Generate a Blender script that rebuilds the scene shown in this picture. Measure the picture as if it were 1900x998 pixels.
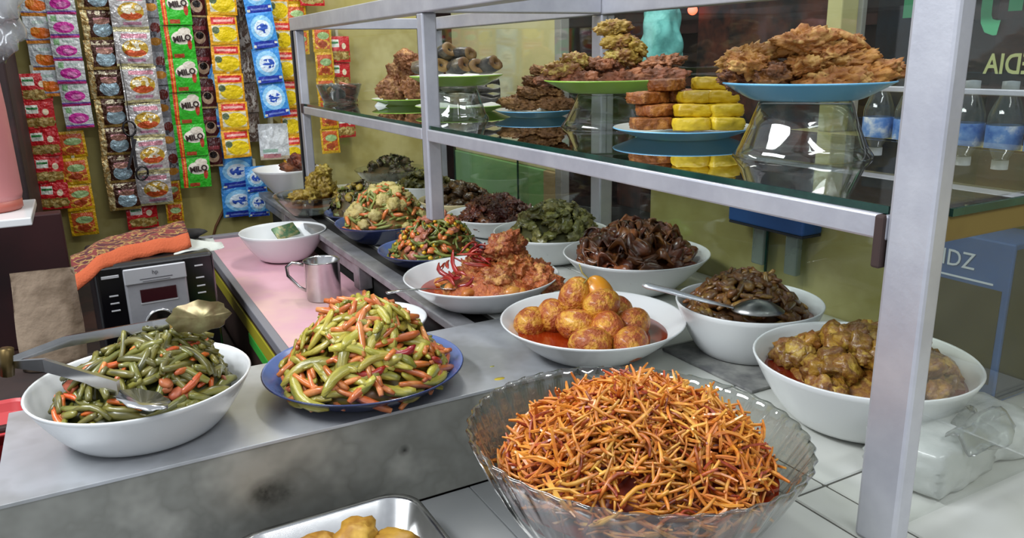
import bpy, bmesh, math, random
from mathutils import Vector, Matrix, Euler, noise
for o in list(bpy.data.objects): bpy.data.objects.remove(o)
SC = bpy.context.scene
COL = SC.collection
PI = math.pi
# ------------------------------------------------------------------ camera
cd = bpy.data.cameras.new('camera'); cam = bpy.data.objects.new('camera', cd); COL.objects.link(cam)
cd.sensor_width = 36; cd.lens = 1460 / 1900 * 36; cd.clip_start = .01; cd.clip_end = 60
Av = Vector((128 - 950, 499 - 116, -1460)).normalized()
Bv = Vector((3757 - 950, 499 - 43, -1460)); Bv = (Bv - Av * Av.dot(Bv)).normalized()
Zv = Bv.cross(Av)
cam.matrix_world = Matrix(((*Bv, 0), (*Av, 0), (*Zv, .38), (0, 0, 0, 1)))
SC.camera = cam
# ------------------------------------------------------------------ world, lights, exposure
w = bpy.data.worlds.new('world'); SC.world = w; w.use_nodes = True
bg = w.node_tree.nodes['Background']; bg.inputs[0].default_value = (.86, .92, 1, 1); bg.inputs[1].default_value = .6
def area(name, loc, rot, sx, sy, e, c):
    l = bpy.data.lights.new(name, 'AREA'); l.shape = 'RECTANGLE'; l.size = sx; l.size_y = sy; l.energy = e; l.color = c
    o = bpy.data.objects.new(name, l); o.location = loc; o.rotation_euler = rot; COL.objects.link(o); return o
area('tube_and_fill_light', (-.80, .95, 1.35), (0, math.radians(-45), 0), .2, 1.3, 24, (.93, .97, 1))
area('tube_and_fill_light', (.45, -.55, 1.6), (math.radians(18), 0, 0), 1.2, .16, 10, (.95, .98, 1))
area('tube_and_fill_light', (1.75, 1.35, 1.7), (0, math.radians(42), 0), .1, .9, 2.5, (1, .98, .93))
area('tube_and_fill_light', (.78, 1.75, 1.5), (0, math.radians(20), 0), .1, .9, 9, (1, .98, .92))  # fill light added to brighten the yellow pier; no lamp known there
SC.view_settings.view_transform = 'Standard'; SC.view_settings.look = 'None'
SC.view_settings.gamma = 1; SC.view_settings.use_curve_mapping = False; SC.view_settings.exposure = .35
SC.cycles.max_bounces = 10; SC.cycles.transparent_max_bounces = 24; SC.cycles.caustics_reflective = False; SC.cycles.caustics_refractive = False

# ------------------------------------------------------------------ helpers
def lin(c):
    if isinstance(c, str):
        c = c.lstrip('#'); c = [int(c[i:i + 2], 16) / 255 for i in (0, 2, 4)]
        c = [x / 12.92 if x <= .04045 else ((x + .055) / 1.055) ** 2.4 for x in c]
    return (*c[:3], 1)
MATS = {}
class NT:
    def __init__(s, name):
        s.m = bpy.data.materials.new(name); s.m.use_nodes = True; s.t = s.m.node_tree; s.b = s.t.nodes['Principled BSDF']
    def n(s, typ, **kw):
        x = s.t.nodes.new(typ)
        for k, v in kw.items():
            if k.startswith('i_'):
                k = k[2:]; k = int(k) if k.isdigit() else k.replace('_', ' ')
                if hasattr(v, 'is_linked') or isinstance(v, bpy.types.NodeSocket): s.t.links.new(v, x.inputs[k])
                else: x.inputs[k].default_value = v
            else: setattr(x, k, v)
        return x
    def l(s, a, b): s.t.links.new(a, b)
    def math(s, op, a, b=None, c=None):
        x = s.t.nodes.new('ShaderNodeMath'); x.operation = op
        for i, v in enumerate((a, b, c)):
            if v is None: continue
            if isinstance(v, (int, float)): x.inputs[i].default_value = v
            else: s.l(v, x.inputs[i])
        return x.outputs[0]
    def mix(s, f, a, b):
        x = s.t.nodes.new('ShaderNodeMix'); x.data_type = 'RGBA'
        for sock, v in ((x.inputs[0], f), (x.inputs[6], a), (x.inputs[7], b)):
            if isinstance(v, bpy.types.NodeSocket): s.l(v, sock)
            else: sock.default_value = v
        return x.outputs[2]
def pm(name, c, rough=.5, metal=0, c2=None, scale=30, c3=None, bump=0, bscale=80, rand=0, coat=0, trans=0, sheen=0, sub=0, detail=4, stretch=None, lo=.38, hi=.62):
    """procedural surface: base colour broken up by noise, fine relief, per-object variation"""
    if name in MATS: return MATS[name]
    t = NT(name); b = t.b
    b.inputs['Roughness'].default_value = rough; b.inputs['Metallic'].default_value = metal
    if coat: b.inputs['Coat Weight'].default_value = coat; b.inputs['Coat Roughness'].default_value = .15
    if trans: b.inputs['Transmission Weight'].default_value = trans
    if sub: b.inputs['Subsurface Weight'].default_value = sub; b.inputs['Subsurface Radius'].default_value = (.01, .006, .003)
    tc = t.n('ShaderNodeTexCoord'); vec = tc.outputs['Object']
    if stretch: vec = t.n('ShaderNodeMapping', i_Vector=vec, i_Scale=stretch).outputs[0]
    oi = t.n('ShaderNodeObjectInfo')
    col = lin(c)
    if c2:
        nz = t.n('ShaderNodeTexNoise', noise_dimensions='4D', i_Vector=vec, i_W=t.math('MULTIPLY', oi.outputs['Random'], 37.0), i_Scale=scale, i_Detail=detail, i_Roughness=.62)
        r = t.n('ShaderNodeValToRGB', i_Fac=nz.outputs[0]); e = r.color_ramp.elements
        e[0].position = lo; e[0].color = lin(c); e[1].position = hi; e[1].color = lin(c2)
        if c3: x = e.new((lo + hi) / 2); x.color = lin(c2); e[2].color = lin(c3)
        col = r.outputs[0]
    if rand:
        hs = t.n('ShaderNodeHueSaturation', i_Color=col if not isinstance(col, tuple) else col)
        t.l(t.math('MULTIPLY_ADD', oi.outputs['Random'], 2 * rand, 1 - rand), hs.inputs['Value'])
        t.l(t.math('MULTIPLY_ADD', t.math('FRACT', t.math('MULTIPLY', oi.outputs['Random'], 7.3)), rand * .07, .5 - rand * .035), hs.inputs['Hue'])
        col = hs.outputs[0]
    if isinstance(col, tuple): b.inputs['Base Color'].default_value = col
    else: t.l(col, b.inputs['Base Color'])
    if bump:
        nb = t.n('ShaderNodeTexNoise', i_Vector=vec, i_Scale=bscale, i_Detail=5.0)
        bp = t.n('ShaderNodeBump', i_Strength=bump, i_Distance=.004, i_Height=nb.outputs[0]); t.l(bp.outputs[0], b.inputs['Normal'])
    MATS[name] = t.m; return t.m
def glass(name, tint='#f2f7f4', refl=1.0, rough=.03, ior=1.5, haze=0.0, hazecol='#8a8f88'):
    """thin clear sheet: straight transmission plus fresnel reflection, optional film of dust"""
    if name in MATS: return MATS[name]
    t = NT(name); t.t.nodes.remove(t.b)
    tr = t.n('ShaderNodeBsdfTransparent', i_Color=lin(tint)); gl = t.n('ShaderNodeBsdfGlossy', i_Roughness=rough)
    geo = t.n('ShaderNodeNewGeometry'); fr = t.n('ShaderNodeFresnel', i_IOR=t.math('MULTIPLY_ADD', geo.outputs['Backfacing'], 1 / ior - ior, ior))
    mx = t.n('ShaderNodeMixShader', i_0=t.math('MULTIPLY', fr.outputs[0], refl)); t.l(tr.outputs[0], mx.inputs[1]); t.l(gl.outputs[0], mx.inputs[2])
    out = mx.outputs[0]
    if haze:
        df = t.n('ShaderNodeBsdfDiffuse', i_Color=lin(hazecol))
        nz = t.n('ShaderNodeTexNoise', i_Vector=t.n('ShaderNodeTexCoord').outputs['Object'], i_Scale=9.0, i_Detail=6.0)
        m2 = t.n('ShaderNodeMixShader', i_0=t.math('MULTIPLY', nz.outputs[0], haze * 2)); t.l(out, m2.inputs[1]); t.l(df.outputs[0], m2.inputs[2]); out = m2.outputs[0]
    t.l(out, t.t.nodes['Material Output'].inputs[0]); MATS[name] = t.m; return t.m
def mesh(name, vs, fs, mats, smooth=True, mi=None):
    m = bpy.data.meshes.new(name); m.from_pydata([tuple(v) for v in vs], [], fs)
    for x in (mats if isinstance(mats, (list, tuple)) else [mats]): m.materials.append(x)
    if mi: m.polygons.foreach_set('material_index', mi)
    if smooth: m.polygons.foreach_set('use_smooth', [True] * len(m.polygons))
    m.update(); return m
def bm_mesh(name, bm, mats, smooth=False):
    m = bpy.data.meshes.new(name); bm.to_mesh(m); bm.free()
    for x in (mats if isinstance(mats, (list, tuple)) else [mats]): m.materials.append(x)
    if smooth: m.polygons.foreach_set('use_smooth', [True] * len(m.polygons))
    return m
def ob(name, me, loc=(0, 0, 0), rot=(0, 0, 0), scale=(1, 1, 1), parent=None, label=None, cat=None, group=None, kind=None):
    o = bpy.data.objects.new(name, me); COL.objects.link(o); o.location = loc
    o.rotation_euler = rot if not isinstance(rot, Matrix) else rot.to_euler()
    o.scale = scale if not isinstance(scale, (int, float)) else (scale,) * 3
    if parent: o.parent = parent
    if label: o['label'] = label
    if cat: o['category'] = cat
    if group: o['group'] = group
    if kind: o['kind'] = kind
    return o
def thing(name, label, cat, loc=(0, 0, 0), rot=(0, 0, 0), group=None, kind=None): return ob(name, None, loc, rot, 1, None, label, cat, group, kind)
def box(name, lo, hi, mat, bev=.002, seg=2, smooth=False):
    bm = bmesh.new(); bmesh.ops.create_cube(bm, size=1)
    s = [hi[i] - lo[i] for i in range(3)]; c = [(hi[i] + lo[i]) / 2 for i in range(3)]
    for v in bm.verts: v.co = Vector([v.co[i] * s[i] + c[i] for i in range(3)])
    if bev: bmesh.ops.bevel(bm, geom=bm.edges[:], offset=min(bev, min(s) * .45), segments=seg, affect='EDGES', profile=.5)
    return bm_mesh(name, bm, mat, smooth)
def lathe(name, prof, mat, n=64, sx=1, sy=1, mi=None, flute=None, close=True):
    vs, fs, idx = [], [], []
    for j, (r, z) in enumerate(prof):
        for i in range(n):
            a = 2 * PI * i / n; rr = r
            if flute: rr = r * flute(a, z)
            vs.append((rr * math.cos(a) * sx, rr * math.sin(a) * sy, z))
    m = len(prof)
    for j in range(m - 1):
        for i in range(n):
            k = (i + 1) % n; fs.append((j * n + i, j * n + k, (j + 1) * n + k, (j + 1) * n + i)); idx.append(mi[j] if mi else 0)
    return mesh(name, vs, fs, mat, True, idx)
def tube_data(pts, rad, n=8, sq=1.0):
    vs, fs = [], []; pts = [Vector(p) for p in pts]; m = len(pts)
    up = Vector((0, 0, 1)); t0 = (pts[1] - pts[0]).normalized()
    if abs(t0.dot(up)) > .9: up = Vector((1, 0, 0))
    s = t0.cross(up).normalized()
    for j, p in enumerate(pts):
        t = (pts[min(j + 1, m - 1)] - pts[max(j - 1, 0)]).normalized()
        s = (s - t * s.dot(t)).normalized(); u = s.cross(t)
        r = rad[j] if isinstance(rad, (list, tuple)) else rad
        for i in range(n):
            a = 2 * PI * i / n + (PI / 4 if n == 4 else 0); vs.append(p + s * (r * math.cos(a)) + u * (r * sq * math.sin(a)))
    for j in range(m - 1):
        for i in range(n):
            k = (i + 1) % n; fs.append((j * n + i, j * n + k, (j + 1) * n + k, (j + 1) * n + i))
    fs.append(tuple(range(n))[::-1]); fs.append(tuple((m - 1) * n + i for i in range(n)))
    return vs, fs
def tube(name, pts, rad, mat, n=8, smooth=True, sq=1.0): return mesh(name, *tube_data(pts, rad, n, sq), mat, smooth)
def join_data(parts):
    vs, fs = [], []
    for v, f in parts:
        k = len(vs); vs += list(v); fs += [tuple(i + k for i in q) for q in f]
    return vs, fs
def lump(name, mat, seed, sub=3, sc=(1, 1, 1), amp=.25, freq=1.6, rough=.0, rfreq=6, boxy=0, smooth=True):
    bm = bmesh.new(); bmesh.ops.create_icosphere(bm, subdivisions=sub, radius=1); off = Vector((seed * 13.7, seed * 5.1, seed * 9.3))
    for v in bm.verts:
        d = v.co.normalized()
        if boxy:
            k = max(abs(d.x), abs(d.y), abs(d.z)); d2 = d / k * .82; d = d.lerp(d2, boxy)
        ms = max(sc); q = Vector((d.x * sc[0], d.y * sc[1], d.z * sc[2])) / ms
        k = 1 + amp * noise.fractal(q * freq * 1.8 + off, 1, 2, 3)
        v.co = Vector((d.x * k * sc[0], d.y * k * sc[1], d.z * k * sc[2]))
        if rough: v.co += v.co.normalized() * (rough * (sc[0] + sc[1] + sc[2]) / 3 * noise.fractal(q * rfreq + off, .8, 2, 3))
    return bm_mesh(name, bm, mat, smooth)
def stick(name, mat, seed, L, r, bend=.15, n=6, taper=.6, segs=5, sq=1.0, smooth=True):
    R = random.Random(seed); b1 = R.uniform(-bend, bend) * L; b2 = R.uniform(-bend, bend) * L * .6; ph = R.uniform(0, 6)
    pts, rad = [], []
    for i in range(segs + 1):
        t = i / segs; x = (t - .5) * L; pts.append((x, b1 * math.sin(t * PI) + .3 * b2 * math.sin(t * 5 + ph), b2 * math.sin(t * PI)))
        e = min(t, 1 - t) * 2; rad.append(r * (taper + (1 - taper) * min(1, e * 2.2)) * R.uniform(.9, 1.1))
    return tube(name, pts, rad, mat, n, smooth, sq)
def strip_sheet(name, mat, seed, L, W, curl=1.2, wav=.15, th=.0015, nu=9, nv=5):
    """curled, wavy sheet with thickness"""
    R = random.Random(seed); p1, p2 = R.uniform(0, 6), R.uniform(0, 6); c = curl * R.uniform(.6, 1.3); vs, fs = [], []
    for side in (1, -1):
        for j in range(nv):
            for i in range(nu):
                u = i / (nu - 1) - .5; v = j / (nv - 1) - .5; wd = W * (1 - .35 * abs(u) * 2 * R.uniform(.8, 1.2))
                a = u * c * 2; rr = L / (2 * c); x = rr * math.sin(a); z = rr * (math.cos(a) - 1)
                z += wav * W * math.sin(v * 7 + p1 + u * 4) + wav * W * .7 * math.sin(u * 9 + p2); vs.append((x, v * wd, z + side * th / 2))
    N = nu * nv
    for j in range(nv - 1):
        for i in range(nu - 1):
            a = j * nu + i; fs.append((a, a + 1, a + nu + 1, a + nu)); fs.append((N + a, N + a + nu, N + a + nu + 1, N + a + 1))
    rim = [i for i in range(nu)] + [j * nu + nu - 1 for j in range(1, nv)] + [(nv - 1) * nu + i for i in range(nu - 2, -1, -1)] + [j * nu for j in range(nv - 2, 0, -1)]
    for a, b in zip(rim, rim[1:] + rim[:1]): fs.append((a, N + a, N + b, b))
    return mesh(name, vs, fs, mat)
_tc = {}
def text_mesh(name, body, size, mat, ext=.0004, mirror=False, bold=0, xs=1):
    cu = bpy.data.curves.new('txt', 'FONT'); cu.body = body; cu.size = size; cu.extrude = ext; cu.offset = bold; cu.align_x = 'CENTER'; cu.align_y = 'CENTER'; cu.resolution_u = 3
    o = bpy.data.objects.new('txt', cu); COL.objects.link(o); dg = bpy.context.evaluated_depsgraph_get()
    m = bpy.data.meshes.new_from_object(o.evaluated_get(dg)); bpy.data.objects.remove(o); m.name = name
    m.materials.clear(); m.materials.append(mat)
    for v in m.vertices: v.co.x *= (-xs if mirror else xs)
    return m
rng = random.Random(11)
# ------------------------------------------------------------------ materials
ALU = pm('brushed_aluminium', '#c9cad2', .42, .55, '#b9bac4', 14, bump=.05, bscale=200)
ALU_OLD = pm('worn_aluminium', '#a9a9ad', .45, .6, '#8f8f90', 25, bump=.08, bscale=160)
STEEL = pm('scuffed_stainless', '#b3b5b8', .38, .5, '#c0c2c6', 6, bump=.04, bscale=60, c3='#a5a6a6')
STEELF = pm('stained_stainless_face', '#a3a39c', .45, .5, '#8a8a83', 7, c3='#b3b2aa', bump=.05, bscale=60)
CHROME = pm('polished_steel', '#c8c8c8', .18, 1, '#b5b5b5', 20)
WHITE = pm('white_melamine', '#dfe1e2', .22, coat=.3)
CREAM = pm('cream_melamine', '#d9c79a', .25, coat=.3)
NAVY = pm('navy_melamine', '#20294f', .2, coat=.3, c2='#2c3763', scale=6)
NAVYIN = pm('slate_blue_glaze', '#5569a0', .2, coat=.3)
TILE = pm('white_ceramic_tile', '#cfd0cb', .18, c2='#c3c4bd', scale=3, c3='#d6d7d3', coat=.2)
GROUT = pm('dark_grout', '#54534e', .9)
YWALL = pm('mustard_painted_wall', '#b3a868', .75, c2='#a69a59', scale=5, c3='#bdb277', bump=.05, bscale=30)
YPIER = pm('pale_yellow_paint', '#c9c38c', .6, c2='#c1ba80', scale=3)
GREENP = pm('green_paint', '#79ab66', .6, c2='#6ea05c', scale=4)
DARKW = pm('dark_wood', '#2a1b17', .7, c2='#1d1413', scale=8, c3='#3a211c')
BLACK = pm('black_plastic', '#141316', .35, coat=.2)
GLP = glass('clear_pane', '#fbfcfb', 1.0, .02, 1.45, haze=.014)
GLS = glass('shelf_glass', '#f1f6f3', 1.9, .015, 1.55)
GLE = pm('green_glass_edge', '#12302a', .15, c2='#1d463b', scale=20)
GLB = glass('bowl_glass', '#f2f5f3', 1.7, .03, 1.5)
GLF = glass('fluted_glass', '#e3e4e0', 2.0, .05, 1.55)
def smudge(m, spots):
    t = m.node_tree; b = t.nodes['Principled BSDF']; src = b.inputs['Base Color'].links[0].from_socket
    tc = t.nodes.new('ShaderNodeTexCoord')
    for (x, y, z, r, k) in spots:
        d = t.nodes.new('ShaderNodeVectorMath'); d.operation = 'DISTANCE'; t.links.new(tc.outputs['Object'], d.inputs[0]); d.inputs[1].default_value = (x, y, z)
        nz = t.nodes.new('ShaderNodeTexNoise'); nz.inputs['Scale'].default_value = 90; nz.inputs['Detail'].default_value = 6; t.links.new(tc.outputs['Object'], nz.inputs['Vector'])
        mr = t.nodes.new('ShaderNodeMapRange'); mr.inputs['From Min'].default_value = r; mr.inputs['From Max'].default_value = 0; mr.inputs['To Max'].default_value = k; t.links.new(d.outputs['Value'], mr.inputs['Value'])
        mu = t.nodes.new('ShaderNodeMath'); mu.operation = 'MULTIPLY'; mu.use_clamp = True; t.links.new(mr.outputs[0], mu.inputs[0]); t.links.new(nz.outputs[0], mu.inputs[1])
        mx = t.nodes.new('ShaderNodeMix'); mx.data_type = 'RGBA'; t.links.new(mu.outputs[0], mx.inputs[0]); t.links.new(src, mx.inputs[6]); mx.inputs[7].default_value = (.035, .035, .03, 1); src = mx.outputs[2]
    t.links.new(src, b.inputs['Base Color'])
smudge(STEELF, [(.116, .768, -.058, .022, 2.0), (.135, .768, -.062, .02, 1.2), (.27, .768, -.05, .008, 1.6), (.02, .768, -.085, .05, .5), (.06, .768, -.1, .05, .5)])
# ------------------------------------------------------------------ setting
X0 = .503; XB = .868; ST = .268
def struct(name, me, **k): return ob(name, me, kind='structure', **k)
struct('floor', box('floor', (-3, -2, -.92), (6, 7, -.9), pm('dark_floor', '#221d1a', .8, c2='#191513', scale=3), 0))
struct('wall_left', box('wall', (-.13, 2.45, -.9), (.99, 2.6, 1.6), YWALL, 0))
struct('wall_back', box('lowwall', (.93, -1.2, -.9), (1.36, 1.172, .218), YWALL, .004))
struct('wall_far', box('farwall', (4.2, -3, -.9), (4.3, 6.5, 3.2), pm('night_shopfront', '#20140f', .8, c2='#3a2218', scale=1.6, c3='#181110', lo=.42, hi=.6), 0))
struct('wall_side', box('sidewall', (1.0, 6.0, -.9), (4.3, 6.1, 3.2), MATS['night_shopfront'], 0))
# yellow pier outside, green-painted dado below
struct('trim_1', box('pier', (1.25, 2.02, .03), (1.28, 2.76, 1.6), YPIER, .004))
struct('trim_2', box('pierlow', (1.245, 2.09, -.9), (1.28, 2.76, .03), GREENP, .004))
struct('trim_3', box('pierjamb', (1.24, 2.02, -.9), (1.28, 2.09, .03), pm('tan_render', '#a8946a', .7, c2='#9a875f', scale=6), .003))
struct('trim_4', box('jamb', (1.24, 1.985, -.9), (1.27, 2.02, 1.6), pm('grey_jamb', '#8d8c85', .6), .003))
struct('trim_5', box('pillar', (1.30, 1.077, .218), (1.35, 1.112, 1.6), YPIER, .003))
struct('trim_6', box('pillarstrip', (1.345, 1.066, .218), (1.358, 1.08, 1.6), MATS['grey_jamb'], .002))
struct('trim_7', box('bluepost', (1.0, 2.5, -.9), (1.06, 2.62, .28), pm('blue_grey_paint', '#7e8fa0', .6), .003))
# street planks and beams of the dark shop opposite
for i, (z, c) in enumerate(((.12, '#6b3f26'), (.30, '#4a2a1e'), (.50, '#54342a'))):
    struct('trim_%d' % (8 + i), box('beam', (4.05, -2, z), (4.2, 6, z + .06), pm('street_beam%d' % i, c, .8, c2='#1c120e', scale=3), 0))
for i, (y, wd, c) in enumerate(((2.15, .5, '#4a2418'), (2.9, .35, '#1d2a33'), (3.95, 1.2, '#7d4228'), (5.25, .5, '#5a3426'), (1.2, .55, '#33201b'), (.3, .4, '#241a1c'))):
    struct('door_%d' % (i + 1), box('shutter', (4.0, y - wd / 2, -.9), (4.06, y + wd / 2, .95), pm('street_shutter%d' % i, c, .8, c2='#140f0e', scale=5), .01))

# counter with ceramic tiles
cnt = thing('counter', 'white tiled counter the food bowls stand on', 'counter')
ob('counter_body', box('cb', (.50, .0, -.9), (.9295, .768, -.006), pm('counter_render', '#b3b2ad', .7, c2='#a5a49f', scale=6), 0), parent=cnt)
ob('counter_ledge', box('cbl', (.35, .0, -.9), (.4998, .56, -.006), MATS['counter_render'], 0), parent=cnt)
ob('counter_body', box('cb2', (.47, .99, -.9), (.9295, 2.38, -.006), pm('gap_shade_counter_side', '#1d1b1a', .8), 0), parent=cnt)  # shade of the gap under the rail put into this near-black colour
ob('counter_body', box('cb3', (.5, .768, -.9), (.9295, .99, -.006), MATS['counter_render'], 0), parent=cnt)
ob('grout_bed', box('gb', (.502, .002, -.006), (.9285, .766, -.0015), GROUT, 0), parent=cnt)
ob('grout_bed', box('gb3', (.352, .002, -.006), (.502, .558, -.0015), GROUT, 0), parent=cnt)
ob('grout_bed', box('gb2', (.502, .768, -.006), (.9285, 2.378, -.0015), GROUT, 0), parent=cnt)
xs = [.502, .544, .748, .929]; ys = [.0, .22, .424, .628, .768]
def tile(a, b, c, d):
    g = .0012; ob('tile', box('tile', (a + g, c + g, -.005), (b - g, d - g, 0), TILE, .0012, 1), parent=cnt)
for i in range(3):
    for j in range(4): tile(xs[i], xs[i + 1], ys[j], ys[j + 1])
for a, b in ((0, .22), (.22, .424), (.424, .56)): tile(.35, .502, a, b)
ys2 = [.768, .97, 1.17, 1.37, 1.57, 1.77, 1.97, 2.17, 2.38]
for a, b in ((.502, .544), (.544, .748), (.748, .929)):
    for j in range(8): tile(a, b, ys2[j], ys2[j + 1])
# the aluminium rail along the counter edge with its short legs
rail = thing('counter_rail', 'dull aluminium rail along the counter edge above the pink table', 'rail')
ob('rail_bar', box('rb', (.436, .99, -.014), (.47, 2.38, 0), ALU_OLD, .002), parent=rail)
for y in (1.455, 2.08): ob('rail_leg', box('rl', (.44, y, -.066), (.468, y + .035, -.014), ALU_OLD, .002), parent=rail)
ob('lower_rail', box('lr', (.452, 1.49, -.05), (.469, 2.38, -.024), ALU_OLD, .002), parent=rail)
# stainless step
stp = thing('steel_step', 'stainless steel box step in front carrying the beans and the blue plate', 'step')
ob('top_sheet', box('ts', (-.116, .766, -.003), (.5015, .988, .0008), STEEL, .0005), parent=stp)
ob('top_flap', box('tf', (.5015, .766, .0001), (.63, .988, .0008), STEEL, .0003), parent=stp)
ob('front_face', box('ff', (-.116, .768, -.118), (.499, .772, -.003), STEELF, .001), parent=stp)
ob('end_face', box('ef', (-.116, .772, -.118), (-.112, .983, -.003), STEELF, .001), parent=stp)
ob('rear_face', box('rf', (-.112, .979, -.118), (.434, .983, -.003), STEELF, .001), parent=stp)
def blot(name, x, y, r, c, label, sy=.6, z=.0003):
    me = lathe(name, [(r, 0), (r * .9, .0008), (0.0001, .0012)], pm('sauce_' + name, c, .2, coat=.4), 14, 1, sy); ob(name, me, (x, y, z), label=label, cat='stain')
blot('sauce_drop', .403, .787, .0075, '#b8a22a', 'largest yellow sauce drop on the steel step near the egg bowl')
blot('oil_drop', .413, .826, .0035, '#8a8a3a', 'smaller olive sauce drop on the steel step near the egg bowl')
ob('worktop', box('wt', (-.6, -.2, -.14), (.349, .768, -.119), pm('pale_steel_worktop', '#aeb0b2', .3, .6, '#a2a4a6', 4, bump=.03), .002), label='pale steel worktop below the front of the steel step', cat='worktop')
ob('worktop_strip', box('wts', (.349, .561, -.14), (.4995, .7675, -.119), MATS['pale_steel_worktop'], .001), label='strip of pale steel worktop behind the fluted glass bowl', cat='worktop')
ob('work_cabinet', box('wc', (-.58, .0, -.9), (.345, .76, -.14), pm('cabinet_grey', '#55534f', .7), .004), label='plain grey cabinet under the pale steel worktop', cat='cabinet')
# pink side table
pt = thing('pink_table', 'low table with pink laminate top beside the counter', 'table')
ob('table_top', box('tt', (.243, .985, -.078), (.45, 2.10, -.066), pm('pink_laminate', '#dcaebb', .35, c2='#d2a3ae', scale=4, c3='#d9b4ac', bump=.02), .001), parent=pt)
ob('edge_strip', box('es', (.228, .985, -.084), (.243, 2.11, -.064), pm('grey_edge_strip', '#7b7a80', .5), .002), parent=pt)
ob('rear_strip', box('rs', (.228, 2.10, -.084), (.45, 2.125, -.058), MATS['grey_edge_strip'], .002), parent=pt)
ob('side_panel', box('sp', (.232, .99, -.9), (.25, 2.1, -.085), pm('brown_side', '#3f2a22', .7, c2='#2e1e19', scale=8), .002), parent=pt)
ob('yellow_band', box('yb', (.2285, .99, -.125), (.232, 2.1, -.096), pm('yellow_band', '#a39a27', .5), .001), parent=pt)
ob('green_band', box('grb', (.2285, .99, -.150), (.232, 1.5, -.127), pm('green_band', '#3aa33a', .5), .001), parent=pt)
ob('end_panel', box('ep', (.25, .987, -.9), (.45, .995, -.079), MATS['brown_side'], .001), parent=pt)

# ------------------------------------------------------------------ display case
case = thing('display_case', 'aluminium framed glass display case standing over the counter', 'display case')
def post(x0, x1, y0, y1, z0, z1): ob('post', box('post', (x0, y0, z0), (x1, y1, z1), ALU, .003, 2), parent=case)
TOP0, TOP1 = .446, .477
post(X0, X0 + .018, .326, .361, 0, TOP0); post(X0, X0 + .026, 1.222, 1.246, .108, TOP0); post(X0, X0 + .022, 2.045, 2.068, 0, TOP0)
for y in (.326, 1.248, 2.04): post(XB, XB + .03, y, y + .033, 0, TOP0)
ob('corner_strip', box('cs', (X0 - .004, 2.072, 0), (X0 + .012, 2.084, TOP0), BLACK, .001), parent=case)
def rl(name, lo, hi, m=ALU): ob(name, box(name, lo, hi, m, .002), parent=case)
rl('top_rail', (X0 - .002, .326, TOP0), (X0 + .032, 2.09, TOP1)); rl('top_rail', (XB, .326, TOP0), (XB + .03, 2.075, TOP1))
for y in (.326, 1.248, 2.04): rl('cross_rail', (X0 + .032, y, TOP0 + .002), (XB, y + .03, TOP1 - .002))
rl('shelf_rail', (X0, .361, .243), (X0 + .02, 1.222, .262)); rl('shelf_rail', (X0, 1.246, .243), (X0 + .02, 2.045, .262)); rl('shelf_rail', (XB + .005, .359, .243), (XB + .025, 2.04, .262))
OCH = pm('ochre_aluminium', '#7d6a3a', .5, .4, '#6a5830', 10)
rl('shelf_rail', (X0 + .03, .335, .243), (XB, .352, .262), OCH); rl('shelf_rail', (X0 + .022, 2.046, .243), (XB, 2.06, .262)); 
shelf = ob('shelf_glass', box('sg', (X0 + .006, .336, .262), (XB + .02, 2.06, .268), GLS, 0), parent=case)
ob('shelf_edge', box('se', (X0 + .004, .364, .2622), (X0 + .006, 1.22, .2678), GLE, 0), parent=case)
ob('shelf_edge', box('se2', (X0 + .004, 1.248, .2622), (X0 + .006, 2.04, .2678), GLE, 0), parent=case)
ob('shelf_edge', box('se3', (X0 + .032, .333, .2622), (XB, .336, .2678), GLE, 0), parent=case)
def pane(lo, hi): ob('glass_pane', box('pane', lo, hi, GLP, 0), parent=case)
pane((X0 + .03, .338, .012), (XB, .341, .243)); pane((X0 + .03, .338, .27), (XB, .341, TOP0))
pane((X0 + .022, 2.05, .268), (XB, 2.053, TOP0)); pane((X0 + .022, 2.05, .012), (XB, 2.053, .243))
pane((XB + .012, .36, .27), (XB + .015, 1.248, TOP0)); pane((XB + .012, 1.281, .27), (XB + .015, 2.04, TOP0))
# sliding lower doors with clear finger grips
for a, b, x, g in ((.36, .86, .912, .80), (.79, 1.30, .918, .872), (1.28, 1.66, .912, 1.3), (1.62, 2.04, .918, 1.6)):
    d = ob('sliding_door', box('sd', (x, a, .004), (x + .003, b, .243), GLP, 0), parent=case)
    ob('door_edge', box('de', (x - .0005, b - .0025, .004), (x + .0035, b, .243), GLE, 0), parent=d)
    if g < 1: ob('finger_grip', box('fg', (x - .012, g - .012, .052), (x, g + .012, .112), glass('grip_acrylic', '#b7c4bd', 1.6, .1, 1.5, haze=.25, hazecol='#c5d2cd'), .003), parent=d)
ob('corner_bracket', box('cbk', (X0 - .003, .362, .222), (X0 + .01, .37, .262), pm('rusty_bracket', '#3a2a28', .8), .002), parent=case)
ob('corner_bracket', box('cbk2', (X0 - .003, 2.03, .245), (X0 + .004, 2.044, .268), MATS['rusty_bracket'], .001), parent=case)
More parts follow.
